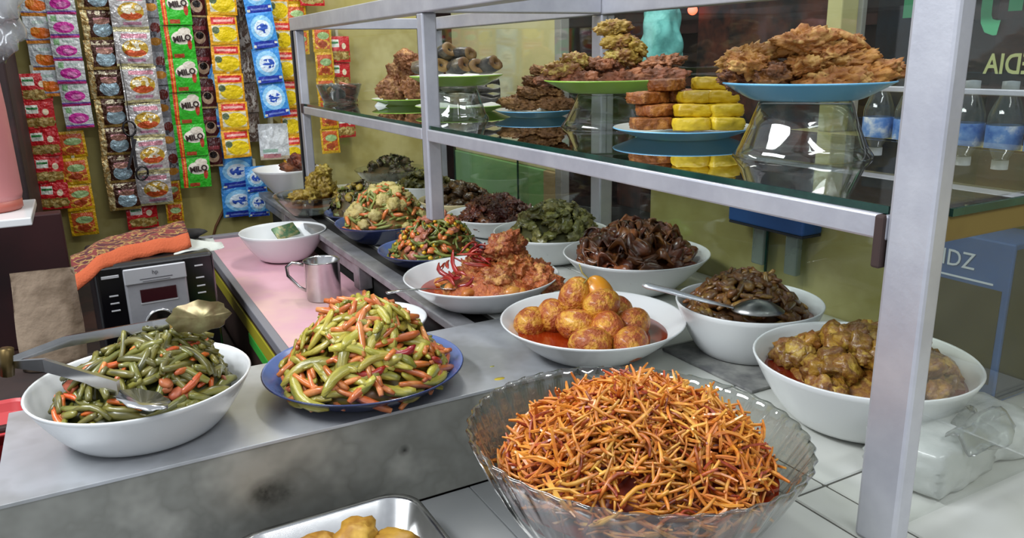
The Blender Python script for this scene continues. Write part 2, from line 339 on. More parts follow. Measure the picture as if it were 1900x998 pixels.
# ------------------------------------------------------------------ street window with reversed lettering
win = struct('window_1', box('win', (.946, -.6, .329), (.950, 1.0, .9), glass('street_pane', '#f7f9f8', 1.0, .02, 1.45, haze=.008), 0))
ob('window_rail', box('wr', (.942, -.6, .322), (.954, 1.0, .329), ALU, .001), parent=win)
MINT = pm('mint_lettering', '#5cc08a', .6); PALE = pm('pale_yellow_lettering', '#c9cf8e', .6)
def lettering(body, y, z, size, mat, xs=1.0, bold=0):
    me = text_mesh('lettering', body, size, mat, .0003, True, bold, xs)
    o = ob('lettering', me, parent=win); o.matrix_basis = Matrix(((0, 0, -1, .9445), (-1, 0, 0, y), (0, 1, 0, z), (0, 0, 0, 1))); return o
lettering('J', .580, .4535, .115, MINT, .72, .003); lettering('I', .547, .4535, .115, MINT, .85, .0035); lettering('I', .678, .4535, .115, MINT, .9, .005)
lettering('EDIA', .546, .3565, .032, PALE, .80, .0005)

# ------------------------------------------------------------------ tableware
def bowl_prof(r, h, bf, belly, t=.003, foot=.004):
    out = [(.0005, foot * .7), (bf * r * .86, foot * .7), (bf * r * .9, 0), (bf * r * .98, 0)]
    N = 12
    def R(k): return bf * r + (r - bf * r) * k ** (1 / belly)
    for i in range(1, N + 1): k = i / N; out.append((R(k), h * k))
    inn = [(r - t * .4, h + t * .45), (r - t, h)]
    for i in range(N - 1, 0, -1): k = i / N; inn.append((max(R(k) - t, .001), max(h * k, foot + t * .6)))
    inn += [(bf * r * .8, foot + t * .5), (.0005, foot + t * .5)]
    return out, inn
class Bowl:
    def __init__(s, name, label, x, y, z, r, h, bf=.5, belly=1.6, mat=None, inner=None, cat='bowl', group=None, t=.003, sx=1, sy=1, rot=0, tilt=(0, 0), flute=None, n=64):
        o, i = bowl_prof(r, h, bf, belly, t); pr = o + i
        mats = [mat or WHITE, inner or mat or WHITE]; mi = [0] * (len(o)) + [1] * (len(i) - 1)
        s.o = ob(name, lathe(name, pr, mats, n, sx, sy, mi, flute), (x, y, z + .0004), (tilt[0], tilt[1], rot), label=label, cat=cat, group=group)
        s.x, s.y, s.z, s.r, s.h, s.bf, s.belly, s.t = x, y, z, r, h, bf, belly, t
        global LASTB; LASTB = s
    def clamp(s, px, py, pz, marg):
        dz = pz - s.z
        if dz > s.h + .004 or math.hypot(px - s.x, py - s.y) > s.r * 1.6: return px, py
        lim = s.rad(dz) - marg; d = math.hypot(px - s.x, py - s.y)
        return (px, py) if d <= lim else (s.x + (px - s.x) * lim / d, s.y + (py - s.y) * lim / d)
    def rad(s, z):
        k = min(max(z / s.h, 0.001), 1); return s.bf * s.r + (s.r - s.bf * s.r) * k ** (1 / s.belly) - s.t
def disc(name, x, y, z, r, mat, label, cat='sauce', amp=.0006, n=40):
    prof = [(r * k, amp * math.sin(k * 23) + (0 if k < .97 else .0006)) for k in (1, .97, .9, .8, .65, .5, .35, .2, .02)]
    return ob(name, lathe(name, prof, mat, n), (x, y, z), label=label, cat=cat, kind='stuff')
def mound_z(dx, dy, R, hm, p): q = min(1, (dx * dx + dy * dy) / (R * R)); return hm * (1 - q) ** p
def mound(name, label, x, y, z, R, hm, p, mat, cat, sh=.9, amp=.004, fr=60, px=0, py=0):
    vs, fs = [], []; n = 40; rs = [0.001, .12, .25, .38, .5, .62, .73, .83, .92, 1]
    for k in rs:
        for i in range(n):
            a = 2 * PI * i / n; dx, dy = R * k * math.cos(a), R * k * math.sin(a)
            zz = mound_z(dx, dy, R * 1.001, hm, p) * sh + amp * noise.noise(Vector((dx * fr, dy * fr, x * 50))); zz -= .004 if k == 1 else 0; ax, ay = LASTB.clamp(x + dx + px * (1 - k), y + dy + py * (1 - k), z + zz - .002, .003); vs.append((ax - x, ay - y, zz))
    for j in range(len(rs) - 1):
        for i in range(n): q = (i + 1) % n; fs.append((j * n + i, (j + 1) * n + i, (j + 1) * n + q, j * n + q))
    return ob(name, mesh(name, vs, fs, mat), (x, y, z), label=label, cat=cat, kind='stuff')
def heap(kinds, n, x, y, z, R, hm, p=.8, px=0, py=0, tilt=.35, jz=.004, smin=.8, smax=1.2, power=.5, marg=.009, seed=1):
    """scatter loose pieces over a mound; kinds = [(weight, name, [meshes], label, category, group)]"""
    rg = random.Random(seed); tot = sum(k[0] for k in kinds); out = []
    for q in range(n):
        rr = R * rg.random() ** power * .98; a = rg.uniform(0, 2 * PI)
        if q < n * .12: rr *= .5
        dx, dy = rr * math.cos(a), rr * math.sin(a); k = 1 - rr / R
        zz = mound_z(dx, dy, R, hm, p); e = .004
        gx = (mound_z(dx + e, dy, R, hm, p) - mound_z(dx - e, dy, R, hm, p)) / (2 * e); gy = (mound_z(dx, dy + e, R, hm, p) - mound_z(dx, dy - e, R, hm, p)) / (2 * e)
        nrm = Vector((-max(-1.3, min(1.3, gx)), -max(-1.3, min(1.3, gy)), 1)).normalized(); nrm = (nrm + Vector((rg.uniform(-1, 1), rg.uniform(-1, 1), 0)) * tilt).normalized()
        ang = a + PI / 2 + (rg.uniform(-.8, .8) if rr > .84 * R else rg.uniform(-PI, PI)); tx = Vector((math.cos(ang), math.sin(ang), 0)); tx = (tx - nrm * nrm.dot(tx)).normalized(); ty = nrm.cross(tx)
        tq = Matrix((tx, ty, nrm)).transposed() @ Matrix.Rotation(rg.uniform(-tilt, tilt) * (.4 if rr > .84 * R else 1), 3, 'Y')
        u = rg.random() * tot
        for kd in kinds:
            u -= kd[0]
            if u <= 0: break
        ax, ay = LASTB.clamp(x + dx + px * k, y + dy + py * k, z + zz, marg)
        out.append(ob(kd[1], rg.choice(kd[2]), (ax, ay, z + zz + rg.uniform(-jz, jz)), tq, rg.uniform(smin, smax), label=kd[3], cat=kd[4], group=kd[5]))
    return out

# ---- green beans in the white bowl, front left
b = Bowl('serving_bowl', 'white bowl of green beans with tongs across it at front left', .02, .867, 0, .110, .057, .6, 1.5, rot=.2)
BEAN = pm('cooked_green_bean', '#5a5a22', .35, c2='#76702e', scale=30, c3='#3d3c18', rand=.35, coat=.3, stretch=(.4, 1.5, 1.5))
CARR = pm('cooked_carrot', '#d0662c', .35, c2='#c25420', scale=40, c3='#dd8642', rand=.2, coat=.3)
ONION = pm('fried_shallot', '#8f4a2c', .4, c2='#b3673f', scale=60, rand=.3)
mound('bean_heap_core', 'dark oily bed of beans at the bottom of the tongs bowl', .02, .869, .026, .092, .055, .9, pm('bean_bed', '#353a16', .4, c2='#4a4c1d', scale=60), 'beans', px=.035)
bm_ = [stick('bean', BEAN, i, .036 + .006 * (i % 4), .0043, .14, 7, .7, 5, .8) for i in range(7)]
cm_ = [stick('carrot', CARR, 20 + i, .026 + .004 * (i % 3), .0035, .1, 5, .5) for i in range(4)]
om_ = [lump('shallot', ONION, i, 2, (.008, .006, .003), .4) for i in range(3)]
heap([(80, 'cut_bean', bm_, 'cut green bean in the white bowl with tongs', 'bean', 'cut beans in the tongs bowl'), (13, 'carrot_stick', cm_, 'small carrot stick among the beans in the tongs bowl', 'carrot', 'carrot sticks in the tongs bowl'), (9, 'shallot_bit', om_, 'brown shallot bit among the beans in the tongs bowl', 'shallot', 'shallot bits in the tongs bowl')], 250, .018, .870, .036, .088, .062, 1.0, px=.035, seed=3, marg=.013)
# ---- pickled cucumber and carrot on the blue plate
b = Bowl('dinner_plate', 'dark blue plate heaped with yellow cucumber wedges and carrot sticks', .257, .853, 0, .118, .028, .6, 1.3, NAVY, NAVYIN, 'plate')
CUC = pm('pickled_cucumber', '#968c2c', .3, c2='#aa9d40', scale=28, c3='#6f6c22', rand=.28, coat=.2, stretch=(.4, 2, 2), bump=.5, bscale=90)
CAR2 = pm('pickled_carrot', '#cc7236', .3, c2='#b8602c', scale=30, c3='#d98d52', rand=.2, coat=.4)
CHR = pm('red_chilli', '#a81e16', .25, c2='#7f1410', scale=20, coat=.5, rand=.15)
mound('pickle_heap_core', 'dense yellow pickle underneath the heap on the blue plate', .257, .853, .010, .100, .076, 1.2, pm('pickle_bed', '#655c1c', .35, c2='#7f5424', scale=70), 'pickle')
cu_ = [stick('cucumber', CUC, 40 + i, .036 + .007 * (i % 4), .0058, .2, 7, .45, 7, .6) for i in range(7)]
ca_ = [stick('carrot', CAR2, 60 + i, .040 + .006 * (i % 3), .0040, .12, 5, .6, 5) for i in range(5)]
ch_ = [stick('chilli', CHR, 70 + i, .03, .0042, .2, 7, .3) for i in range(3)]
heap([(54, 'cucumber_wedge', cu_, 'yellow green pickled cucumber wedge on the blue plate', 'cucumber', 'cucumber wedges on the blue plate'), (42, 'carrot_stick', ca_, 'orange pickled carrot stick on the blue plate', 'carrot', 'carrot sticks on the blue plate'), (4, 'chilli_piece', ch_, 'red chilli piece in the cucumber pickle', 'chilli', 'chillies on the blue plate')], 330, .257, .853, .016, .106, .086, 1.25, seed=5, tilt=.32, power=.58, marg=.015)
Bowl('serving_bowl', 'empty shallow white bowl half hidden behind the pickle plate', .350, 1.105, -.066, .084, .060, .5, 1.4)
# ---- fluted glass bowl of potato sticks
FL = lambda a, z: 1 + .009 * math.cos(a * 40 + z * 45) * min(1, max(0, (z - .012) / .03))
b = Bowl('fluted_glass_bowl', 'large fluted glass bowl of red potato sticks in the foreground', .354, .460, .005, .136, .083, .62, 1.35, GLF, GLF, t=.005, flute=FL, n=240, tilt=(-.008, .0515))
POT = pm('potato_stick', '#cd8c2e', .4, c2='#b86822', scale=45, c3='#d9a648', rand=.22, coat=.3, stretch=(.5, 1, 1))
POTD = pm('chilli_coated_potato', '#a84a1a', .4, c2='#7a2a10', scale=60, c3='#c06a24', rand=.25, coat=.3)
REDS = pm('red_chilli_sauce', '#6e1508', .18, c2='#8f2a0c', scale=20, coat=.6)
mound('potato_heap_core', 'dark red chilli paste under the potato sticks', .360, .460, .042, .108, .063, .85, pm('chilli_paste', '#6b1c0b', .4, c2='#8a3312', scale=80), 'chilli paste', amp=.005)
disc('chilli_oil', .357, .460, .055, .112, REDS, 'glossy red chilli oil pooled in the fluted glass bowl')
ps_ = [stick('potato', POT if i % 5 < 4 else POTD, 100 + i, .028 + .006 * (i % 4), .0013 + .00018 * (i % 3), .22, 5, .6, 5) for i in range(15)]
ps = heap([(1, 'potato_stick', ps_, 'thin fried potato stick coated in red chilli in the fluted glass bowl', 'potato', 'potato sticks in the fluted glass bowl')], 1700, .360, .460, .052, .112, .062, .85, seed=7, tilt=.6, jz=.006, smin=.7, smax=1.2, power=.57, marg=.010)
cpos = Vector((0, 0, .38)); ps.sort(key=lambda o: (o.location - cpos).length - 1.2 * o.location.z)
parts = []; vs_, fs_, mi_ = [], [], []
for o in ps[300:]:
    M = Matrix.LocRotScale(o.location, o.rotation_euler, o.scale); k = len(vs_)
    vs_ += [M @ v.co for v in o.data.vertices]; fs_ += [tuple(i + k for i in p.vertices) for p in o.data.polygons]; mi_ += [0 if o.data.materials[0] == POT else 1] * len(o.data.polygons)
    bpy.data.objects.remove(o)
ob('potato_sticks_loose', mesh('psl', vs_, fs_, [POT, POTD], False, mi_), label='mass of further potato sticks filling the fluted glass bowl', cat='potato', kind='stuff')
# ---- eggs in chilli sauce
b = Bowl('serving_bowl', 'white bowl of boiled eggs in red sauce', .550, .805, 0, .120, .047, .48, 1.35)
disc('red_egg_sauce', .550, .805, .028, b.rad(.028) + .001, pm('egg_sauce', '#7a1d08', .12, c2='#8f2c0a', scale=15, coat=.7), 'deep red sauce around the boiled eggs')
EGG = pm('spiced_egg', '#a8501e', .4, c2='#cc842c', scale=70, c3='#dba035', rand=.12, bump=1.0, bscale=260, coat=.2, lo=.45, hi=.60, detail=6)
EGGP = pm('plain_egg', '#d98f1f', .3, c2='#c9781c', scale=20, rand=.1, coat=.3, lo=.35, hi=.7)
def egg_mesh(nm, m, sd, rough=.02):
    bm = bmesh.new(); bmesh.ops.create_icosphere(bm, subdivisions=4, radius=1)
    for v in bm.verts:
        d = v.co.copy(); k = 1 + rough * noise.fractal(d * 4 + Vector((sd * 7, 0, 0)), 1, 2, 3); tp = 1 - .10 * d.x
        v.co = Vector((d.x * .0275 * k, d.y * .0215 * tp * k, d.z * .0215 * tp * k))
    return bm_mesh(nm, bm, m, True)
eggs = [egg_mesh('egg', EGG, i, .03) for i in range(4)]; eggp = egg_mesh('egg', EGGP, 9, .008)
# (x, y, z, yaw, pitch, which, label)
EG = [(.489, .857, .036, .5, .1, 3, 'small spiced egg lying at the far left of the red sauce'), (.516, .848, .044, 1.2, .3, 0, 'spiced egg left of the pile, behind the leftmost one'),
      (.545, .838, .068, .3, 1.1, 1, 'upright spiced egg with the green stalk at the top of the pile'), (.575, .828, .067, 2.0, 1.25, 9, 'smooth yellow egg standing at the top right of the pile'),
      (.561, .799, .064, .2, .2, 2, 'large spiced egg in the centre of the pile'), (.600, .818, .042, .9, .3, 1, 'spiced egg at the rear right of the pile'),
      (.522, .800, .043, 2.4, .2, 0, 'spiced egg left of the centre of the pile'), (.549, .770, .043, 1.0, .4, 1, 'spiced egg below the large central one'),
      (.595, .777, .038, .4, .2, 2, 'spiced egg at the right edge of the pile'), (.513, .755, .034, 2.6, .0, 0, 'wide spiced egg at the front of the bowl'), (.560, .735, .032, .5, .1, 3, 'smooth egg at the front right of the bowl')]
for x, y, z, ya, pi_, q, lb in EG: ob('boiled_egg', eggp if q == 9 else eggs[q], (x, y, z), (0, -pi_, ya), label=lb, cat='egg', group='eggs in the red sauce')
ob('herb_stalk', tube('hs', [(.550, .828, .086), (.557, .826, .094), (.552, .832, .101), (.551, .838, .112)], [.0016, .0013, .0011, .0008], pm('herb_stalk', '#9a8a4a', .5), 6), label='thin pale stalk sticking up from the top egg', cat='stalk')
# ---- braised strips with ladle, right
b = Bowl('serving_bowl', 'deep white bowl of brown braised strips with a serving spoon', .720, .701, 0, .092, .069, .56, 1.7)
ob('folded_newspaper', box('np', (.63, .60, .0003), (.80, .76, .004), pm('newsprint', '#8f8f8a', .8, c2='#5f5f60', scale=25), .001), label='folded newspaper under the bowl of braised strips', cat='newspaper').rotation_euler = (0, 0, 0)
disc('brown_gravy', .720, .701, .050, b.rad(.05) + .001, pm('orange_gravy', '#7a2f0c', .15, c2='#a0561a', scale=18, coat=.6), 'orange brown gravy at the edge of the braised strips')
BR = pm('braised_strip', '#7d5426', .35, c2='#573418', scale=45, c3='#9a7434', rand=.3, coat=.35, bump=.4, bscale=120)
mound('braised_heap_core', 'packed braised meat under the strips', .715, .703, .045, .068, .046, .8, pm('braise_bed', '#44290f', .4, c2='#5d3a18', scale=80), 'meat')
br_ = [stick('strip', BR, 130 + i, .026 + .003 * (i % 4), .0042, .35, 7, .5, 7, .8) for i in range(6)] + [lump('chunk', BR, 140 + i, 2, (.010, .007, .006), .45, 1.8, .2) for i in range(4)]
heap([(1, 'braised_strip', br_, 'curly brown braised strip in the deep white bowl', 'meat', 'braised strips')], 210, .715, .703, .046, .076, .056, .8, seed=9, tilt=.5, marg=.014)
# ---- curry chunks, far right
b = Bowl('serving_bowl', 'largest deep white bowl with curried chunks behind the right post', .678, .497, 0, .110, .070, .5, 1.75)
disc('red_curry_oil', .678, .497, .050, b.rad(.05) + .001, pm('curry_oil', '#5d0f0a', .14, c2='#74200c', scale=15, coat=.6), 'dark red oil around the curried chunks')
CUR = pm('curry_chunk', '#98701f', .4, c2='#74461c', scale=45, c3='#b39038', rand=.25, bump=.8, bscale=110, coat=.3)
mound('curry_heap_core', 'packed curry under the chunks', .69, .50, .045, .083, .030, .7, CUR, 'curry', amp=.009, fr=90)
cu2 = [lump('chunk', CUR, 150 + i, 3, (.017, .0135, .011), .3, 1.5, .12, 5, boxy=.7) for i in range(7)]
heap([(1, 'curry_chunk', cu2, 'mustard brown curry chunk in the largest white bowl', 'meat', 'curry chunks')], 85, .690, .500, .046, .088, .040, .7, seed=12, tilt=.6, smin=.65, smax=1.1, marg=.014)
# ---- chicken in red sauce
b = Bowl('serving_bowl', 'white bowl of chicken pieces in red chilli sauce by the counter rail', .520, 1.069, 0, .122, .047, .48, 1.35)
disc('red_chicken_sauce', .520, 1.069, .026, b.rad(.026) + .001, pm('chicken_sauce', '#8c1f0a', .15, c2='#a5330e', scale=15, coat=.6), 'bright red sauce at the left of the chicken pieces')
CHK = pm('sambal_chicken', '#b8682c', .45, c2='#96461c', scale=60, c3='#cf9850', rand=.15, bump=1, bscale=220, coat=.15, detail=8)
mound('chicken_heap_core', 'spicy paste under the chicken pieces', .535, 1.062, .022, .085, .052, .8, CHK, 'paste', amp=.009, fr=110)
ck_ = [lump('piece', CHK, 160 + i, 5, (.038, .027, .02), .3, 1.5, .2, 8) for i in range(5)]
for i, (x, y, z, s, ya, lb) in enumerate([(.556, 1.055, .092, .95, .4, 'top chicken piece resting on the sambal chicken pile'), (.567, 1.045, .066, 1.05, 1.5, 'chicken piece just below the topmost one'), (.533, 1.025, .050, 1.0, .2, 'chicken piece at the front of the sambal pile'),
      (.586, 1.010, .045, 1.0, 2.2, 'chicken piece at the right front of the sambal pile'), (.511, 1.075, .052, .8, 1.0, 'chicken piece left of the sambal pile'), (.605, 1.045, .040, .9, .7, 'chicken piece at the right rim of the sambal bowl'), (.545, 1.10, .055, 1, 0, 'chicken piece at the back of the sambal pile')]):
    ob('chicken_piece', ck_[i % 5], (x, y, z), (.3 * (i % 3), -.2, ya), s, label=lb, cat='chicken', group='sambal chicken')
cs_ = [stick('chilli', CHR, 170 + i, .036, .0036, .3, 6, .4, 8, .45) for i in range(5)]
heap([(1, 'chilli_strip', cs_, 'curled red chilli strip on the sambal chicken', 'chilli', 'chilli strips on the sambal chicken')], 34, .513, 1.075, .040, .060, .045, .7, seed=14, tilt=.6)
sh2 = [lump('shallot', pm('soft_shallot', '#c98a3c', .35, c2='#b8672a', scale=30, coat=.3), 175 + i, 2, (.013, .009, .007), .35) for i in range(3)]
heap([(1, 'shallot_piece', sh2, 'soft orange shallot piece around the sambal chicken', 'shallot', 'shallots in the sambal chicken')], 26, .533, 1.06, .028, .090, .012, .8, seed=15, tilt=.5)
# ---- row of bowls further back
mixg = pm('mixed_bean', '#66702e', .35, c2='#808338', scale=40, rand=.25, coat=.3); carm = pm('mixed_carrot', '#d5793e', .35, c2='#c0652e', scale=40, rand=.15, coat=.3)
corn = pm('corn_kernel', '#d8a51e', .3, rand=.1, coat=.3); saus = pm('pink_sausage', '#b9745a', .4, c2='#a35c48', scale=40, rand=.15); caul = pm('cauliflower', '#c8b878', .5, c2='#b3a05e', scale=60, rand=.15, bump=.6, bscale=200)
Bowl('dinner_plate', 'dark blue plate of beans, corn and sausage left of the chicken', .549, 1.342, 0, .100, .030, .55, 1.4, NAVY, NAVYIN, 'plate')
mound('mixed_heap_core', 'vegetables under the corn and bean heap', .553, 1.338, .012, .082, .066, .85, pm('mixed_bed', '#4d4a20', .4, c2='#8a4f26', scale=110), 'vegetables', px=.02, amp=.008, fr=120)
mb = [stick('bean', mixg, 180 + i, .03, .0028, .2, 6, .7) for i in range(4)]; mc = [lump('bit', carm, 185 + i, 2, (.008, .005, .004), .4) for i in range(3)]
mk = [lump('kernel', corn, 190 + i, 2, (.0045, .004, .004), .15) for i in range(2)]; ms = [lump('slice', saus, 194 + i, 3, (.010, .008, .004), .4, 1.8, .2) for i in range(3)]
heap([(50, 'chopped_bean', mb, 'thin cut bean on the corn and sausage plate', 'bean', 'beans on the corn plate'), (20, 'carrot_bit', mc, 'orange carrot bit on the corn and sausage plate', 'carrot', 'carrot bits on the corn plate'), (18, 'corn_kernel', mk, 'yellow corn kernel on the dark blue plate', 'corn', 'corn kernels'), (6, 'sausage_slice', ms, 'pinkish sausage slice on the corn plate', 'sausage', 'sausage slices on the corn plate')], 340, .553, 1.338, .014, .084, .074, .85, px=.02, seed=17, tilt=.5, marg=.007)
Bowl('serving_bowl', 'dark blue bowl of cauliflower, carrot and beans beside the rail', .539, 1.577, 0, .102, .042, .5, 1.5, NAVY, NAVYIN)
mound('cauliflower_heap_core', 'vegetables under the cauliflower heap', .545, 1.572, .025, .088, .082, .85, pm('caul_bed', '#6f6a32', .5, c2='#9a6434', scale=110), 'vegetables', amp=.008, fr=120)
cf = [lump('floret', caul, 200 + i, 3, (.014, .012, .010), .35, 2.2, .25, 7) for i in range(4)]; gb2 = [stick('bean', pm('pale_bean', '#8a8f46', .4, c2='#70783a', scale=40, rand=.2), 205 + i, .032, .003, .2, 6, .7) for i in range(4)]; cc2 = [stick('carrot', carm, 210 + i, .026, .0042, .15, 5, .5) for i in range(3)]
heap([(15, 'cauliflower_floret', cf, 'cream cauliflower floret in the dark blue bowl', 'cauliflower', 'florets in the blue bowl'), (48, 'sliced_bean', gb2, 'pale green bean among the cauliflower', 'bean', 'beans in the cauliflower bowl'), (30, 'carrot_stick', cc2, 'orange carrot piece among the cauliflower', 'carrot', 'carrots in the cauliflower bowl')], 280, .545, 1.572, .028, .090, .086, .85, seed=19, tilt=.45, marg=.007)
Bowl('serving_bowl', 'dark blue bowl of dark leafy greens behind the cauliflower', .552, 1.772, 0, .084, .030, .5, 1.5, NAVY, NAVYIN)
leaf = pm('dark_leaf', '#3d4420', .4, c2='#4e3a2c', scale=30, c3='#687030', rand=.3, coat=.2); yfl = pm('yellow_flesh', '#a08a34', .5, c2='#7d6a26', scale=40, rand=.2, bump=.5)
mound('leaf_heap_core', 'packed leafy greens in the rear blue bowl', .555, 1.772, .02, .072, .068, .8, pm('leaf_bed', '#3a3a1c', .5, c2='#5a4424', scale=70), 'greens', amp=.010, fr=110)
lf = [strip_sheet('leaf', leaf, 220 + i, .036, .02, 1.3, .2, .001) for i in range(5)]; yl = [lump('bit', yfl, 225 + i, 2, (.011, .008, .006), .4) for i in range(3)]
heap([(30, 'leaf_piece', lf, 'dark cooked leaf in the rear blue bowl', 'leaf', 'leaves in the rear blue bowl'), (14, 'gourd_bit', yl, 'yellowish gourd bit among the dark leaves', 'gourd', 'gourd bits in the rear blue bowl')], 130, .555, 1.772, .022, .074, .072, .8, seed=21, tilt=.7)
Bowl('glass_bowl', 'clear glass bowl of mustard coloured chunks at the far end of the rail', .482, 1.945, 0, .093, .052, .45, 1.2, GLB, GLB, n=64)
MUS = pm('mustard_meat', '#a48a32', .5, c2='#7d6420', scale=40, c3='#b79f45', rand=.15, bump=.6, bscale=120)
disc('brown_juice', .482, 1.945, .028, .066, pm('brown_juice', '#6b3a26', .3, c2='#8a5a30', scale=30), 'brown juice in the clear glass bowl')
mu = [lump('chunk', MUS, 230 + i, 4, (.026, .021, .018), .4, 1.7, .16, 6) for i in range(4)]
for i, (dx, dy, z, s) in enumerate([(-.045, .0, .05, .9), (-.015, -.03, .055, 1), (.02, -.01, .06, 1.1), (.05, .01, .055, 1), (.01, .03, .06, 1), (.0, 0, .085, .95), (.035, .0, .092, .9), (.03, -.01, .112, .75), (.07, -.02, .045, .9)]):
    ob('mustard_chunk', mu[i % 4], (.490 + dx * .85, 1.945 + dy * .85, z * .96), (i * .7, i * .4, i * 1.3), s, label='mustard coloured chunk piled in the clear glass bowl', cat='meat', group='mustard chunks in the glass bowl')
Bowl('dinner_plate', 'white bowl with brown fried pieces at the far left end of the counter', .50, 2.27, 0, .094, .078, .35, 1.05, WHITE, WHITE, 'bowl')
BRF = pm('brown_fried', '#6b3420', .5, c2='#4a2216', scale=30, c3='#8a4a2c', rand=.2, bump=.6, bscale=120)
bf_ = [lump('piece', BRF, 240 + i, 3, (.028, .018, .013), .4, 1.7, .15) for i in range(3)]
for i, (dx, dy, z) in enumerate([(.0, -.02, .082), (.03, -.01, .085), (.055, .0, .084), (.03, .02, .088), (.035, -.005, .102)]): ob('fried_piece', bf_[i % 3], (.50 + dx, 2.27 + dy, z), (i, .3, i * 1.7), label='brown fried piece in the far white bowl', cat='meat', group='fried pieces in the far white bowl')
Bowl('glass_bowl', 'clear glass bowl of dark greens at the far rear of the counter', .800, 2.24, 0, .108, .055, .45, 1.3, GLB, GLB)
mound('dark_heap_core', 'packed dark greens in the rear glass bowl', .80, 2.24, .03, .085, .05, .8, MATS['leaf_bed'], 'greens')
heap([(1, 'leaf_piece', lf, 'dark cooked leaf in the rear glass bowl', 'leaf', 'leaves in the rear glass bowl')], 50, .80, 2.24, .035, .086, .058, .8, seed=23, tilt=.7)
Bowl('serving_bowl', 'white bowl of olive greens behind the middle post', .80, 1.975, 0, .090, .045, .5, 1.5)
OLV = pm('olive_leaf', '#59541f', .45, c2='#3f3c18', scale=30, c3='#756c2a', rand=.3)
mound('olive_heap_core', 'packed olive greens behind the middle post', .80, 1.975, .025, .074, .042, .8, pm('olive_bed', '#45401a', .5, c2='#5c5422', scale=70), 'greens')
ol = [lump('bit', OLV, 250 + i, 3, (.015, .011, .007), .5, 1.8, .3) for i in range(4)]
heap([(1, 'green_bit', ol, 'olive green piece in the white bowl behind the middle post', 'vegetable', 'olive greens behind the middle post')], 60, .80, 1.975, .028, .075, .048, .8, seed=25, tilt=.5)
Bowl('serving_bowl', 'cream coloured bowl of brown pieces right of the middle post', .785, 1.725, 0, .099, .042, .5, 1.5, CREAM)
BRN = pm('brown_stew', '#4d3216', .4, c2='#33200f', scale=30, c3='#6b4a20', rand=.3, coat=.3)
mound('stew_core', 'packed brown stew in the cream bowl', .785, 1.725, .022, .082, .045, .8, pm('stew_bed', '#3c2712', .5, c2='#523618', scale=70), 'stew')
bn = [lump('bit', BRN, 260 + i, 3, (.014, .011, .008), .5, 1.8, .3) for i in range(4)]
heap([(1, 'stew_piece', bn, 'brown stewed piece in the cream bowl', 'meat', 'stew pieces in the cream bowl')], 70, .785, 1.725, .025, .083, .05, .8, seed=27, tilt=.5)
Bowl('serving_bowl', 'white bowl of dark red brown chips in the rear row', .766, 1.493, 0, .108, .046, .45, 1.4)
DRB = pm('dark_chip', '#5d2a1a', .45, c2='#3f1a10', scale=40, c3='#7d4424', rand=.35, coat=.3)
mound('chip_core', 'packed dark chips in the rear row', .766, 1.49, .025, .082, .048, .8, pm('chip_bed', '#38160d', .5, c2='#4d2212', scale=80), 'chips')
dr = [lump('chip', DRB, 270 + i, 3, (.012, .009, .006), .6, 2.0, .45, 5) for i in range(5)]
heap([(1, 'dark_chip', dr, 'small dark red brown chip in the rear white bowl', 'meat', 'dark chips')], 190, .766, 1.49, .028, .084, .052, .8, seed=29, tilt=.6, marg=.014)
Bowl('serving_bowl', 'white bowl of olive eggplant slices in the rear row', .756, 1.245, 0, .110, .056, .48, 1.45)
EGP = pm('eggplant_slice', '#6b6832', .4, c2='#514e24', scale=30, c3='#989052', rand=.3, coat=.3)
mound('eggplant_core', 'packed eggplant slices in the rear row', .762, 1.24, .035, .086, .062, .85, pm('eggplant_bed', '#38371a', .5, c2='#4d4a22', scale=80), 'eggplant')
eg = [lump('slice', EGP, 280 + i, 3, (.015, .010, .005), .5, 1.8, .2) for i in range(5)]
heap([(1, 'eggplant_slice', eg, 'olive green eggplant slice in the rear white bowl', 'eggplant', 'eggplant slices')], 150, .762, 1.24, .038, .087, .068, .85, seed=31, tilt=.5, marg=.016)
Bowl('serving_bowl', 'white bowl of glossy brown braised skin at centre rear', .768, 1.0, 0, .119, .064, .42, 1.3)
SKN = pm('braised_skin', '#6e3e22', .3, c2='#4a2614', scale=25, c3='#8f5a2e', rand=.3, coat=.35)
mound('skin_core', 'packed braised skin under the curled pieces', .765, 1.0, .035, .096, .058, .7, pm('skin_bed', '#371a0c', .35, c2='#4a2612', scale=70), 'skin')
sk = [strip_sheet('skin', SKN, 290 + i, .05, .03, 1.5, .22, .003, 11, 7) for i in range(6)]
heap([(1, 'skin_piece', sk, 'curled glossy brown skin piece in the centre rear bowl', 'meat', 'braised skin pieces')], 115, .765, 1.0, .044, .096, .062, .7, seed=33, tilt=.7, jz=.006, marg=.02)
# lime green lidded pot behind the skin bowl
gp = thing('lidded_pot', 'lime green plastic pot lid behind the braised skin bowl', 'pot', (.897, 1.11, 0))
LIME = pm('lime_plastic', '#7fd22a', .35, coat=.2)
ob('pot_body', lathe('pb', [(.001, 0), (.022, 0), (.026, .052), (.001, .052)], pm('clear_pot', '#b8c8b0', .3), 32), parent=gp)
ob('pot_lid', lathe('pl', [(.001, .052), (.0305, .052), (.0305, .058), (.024, .066), (.012, .069), (.0115, .078), (.001, .079)], LIME, 32), parent=gp)
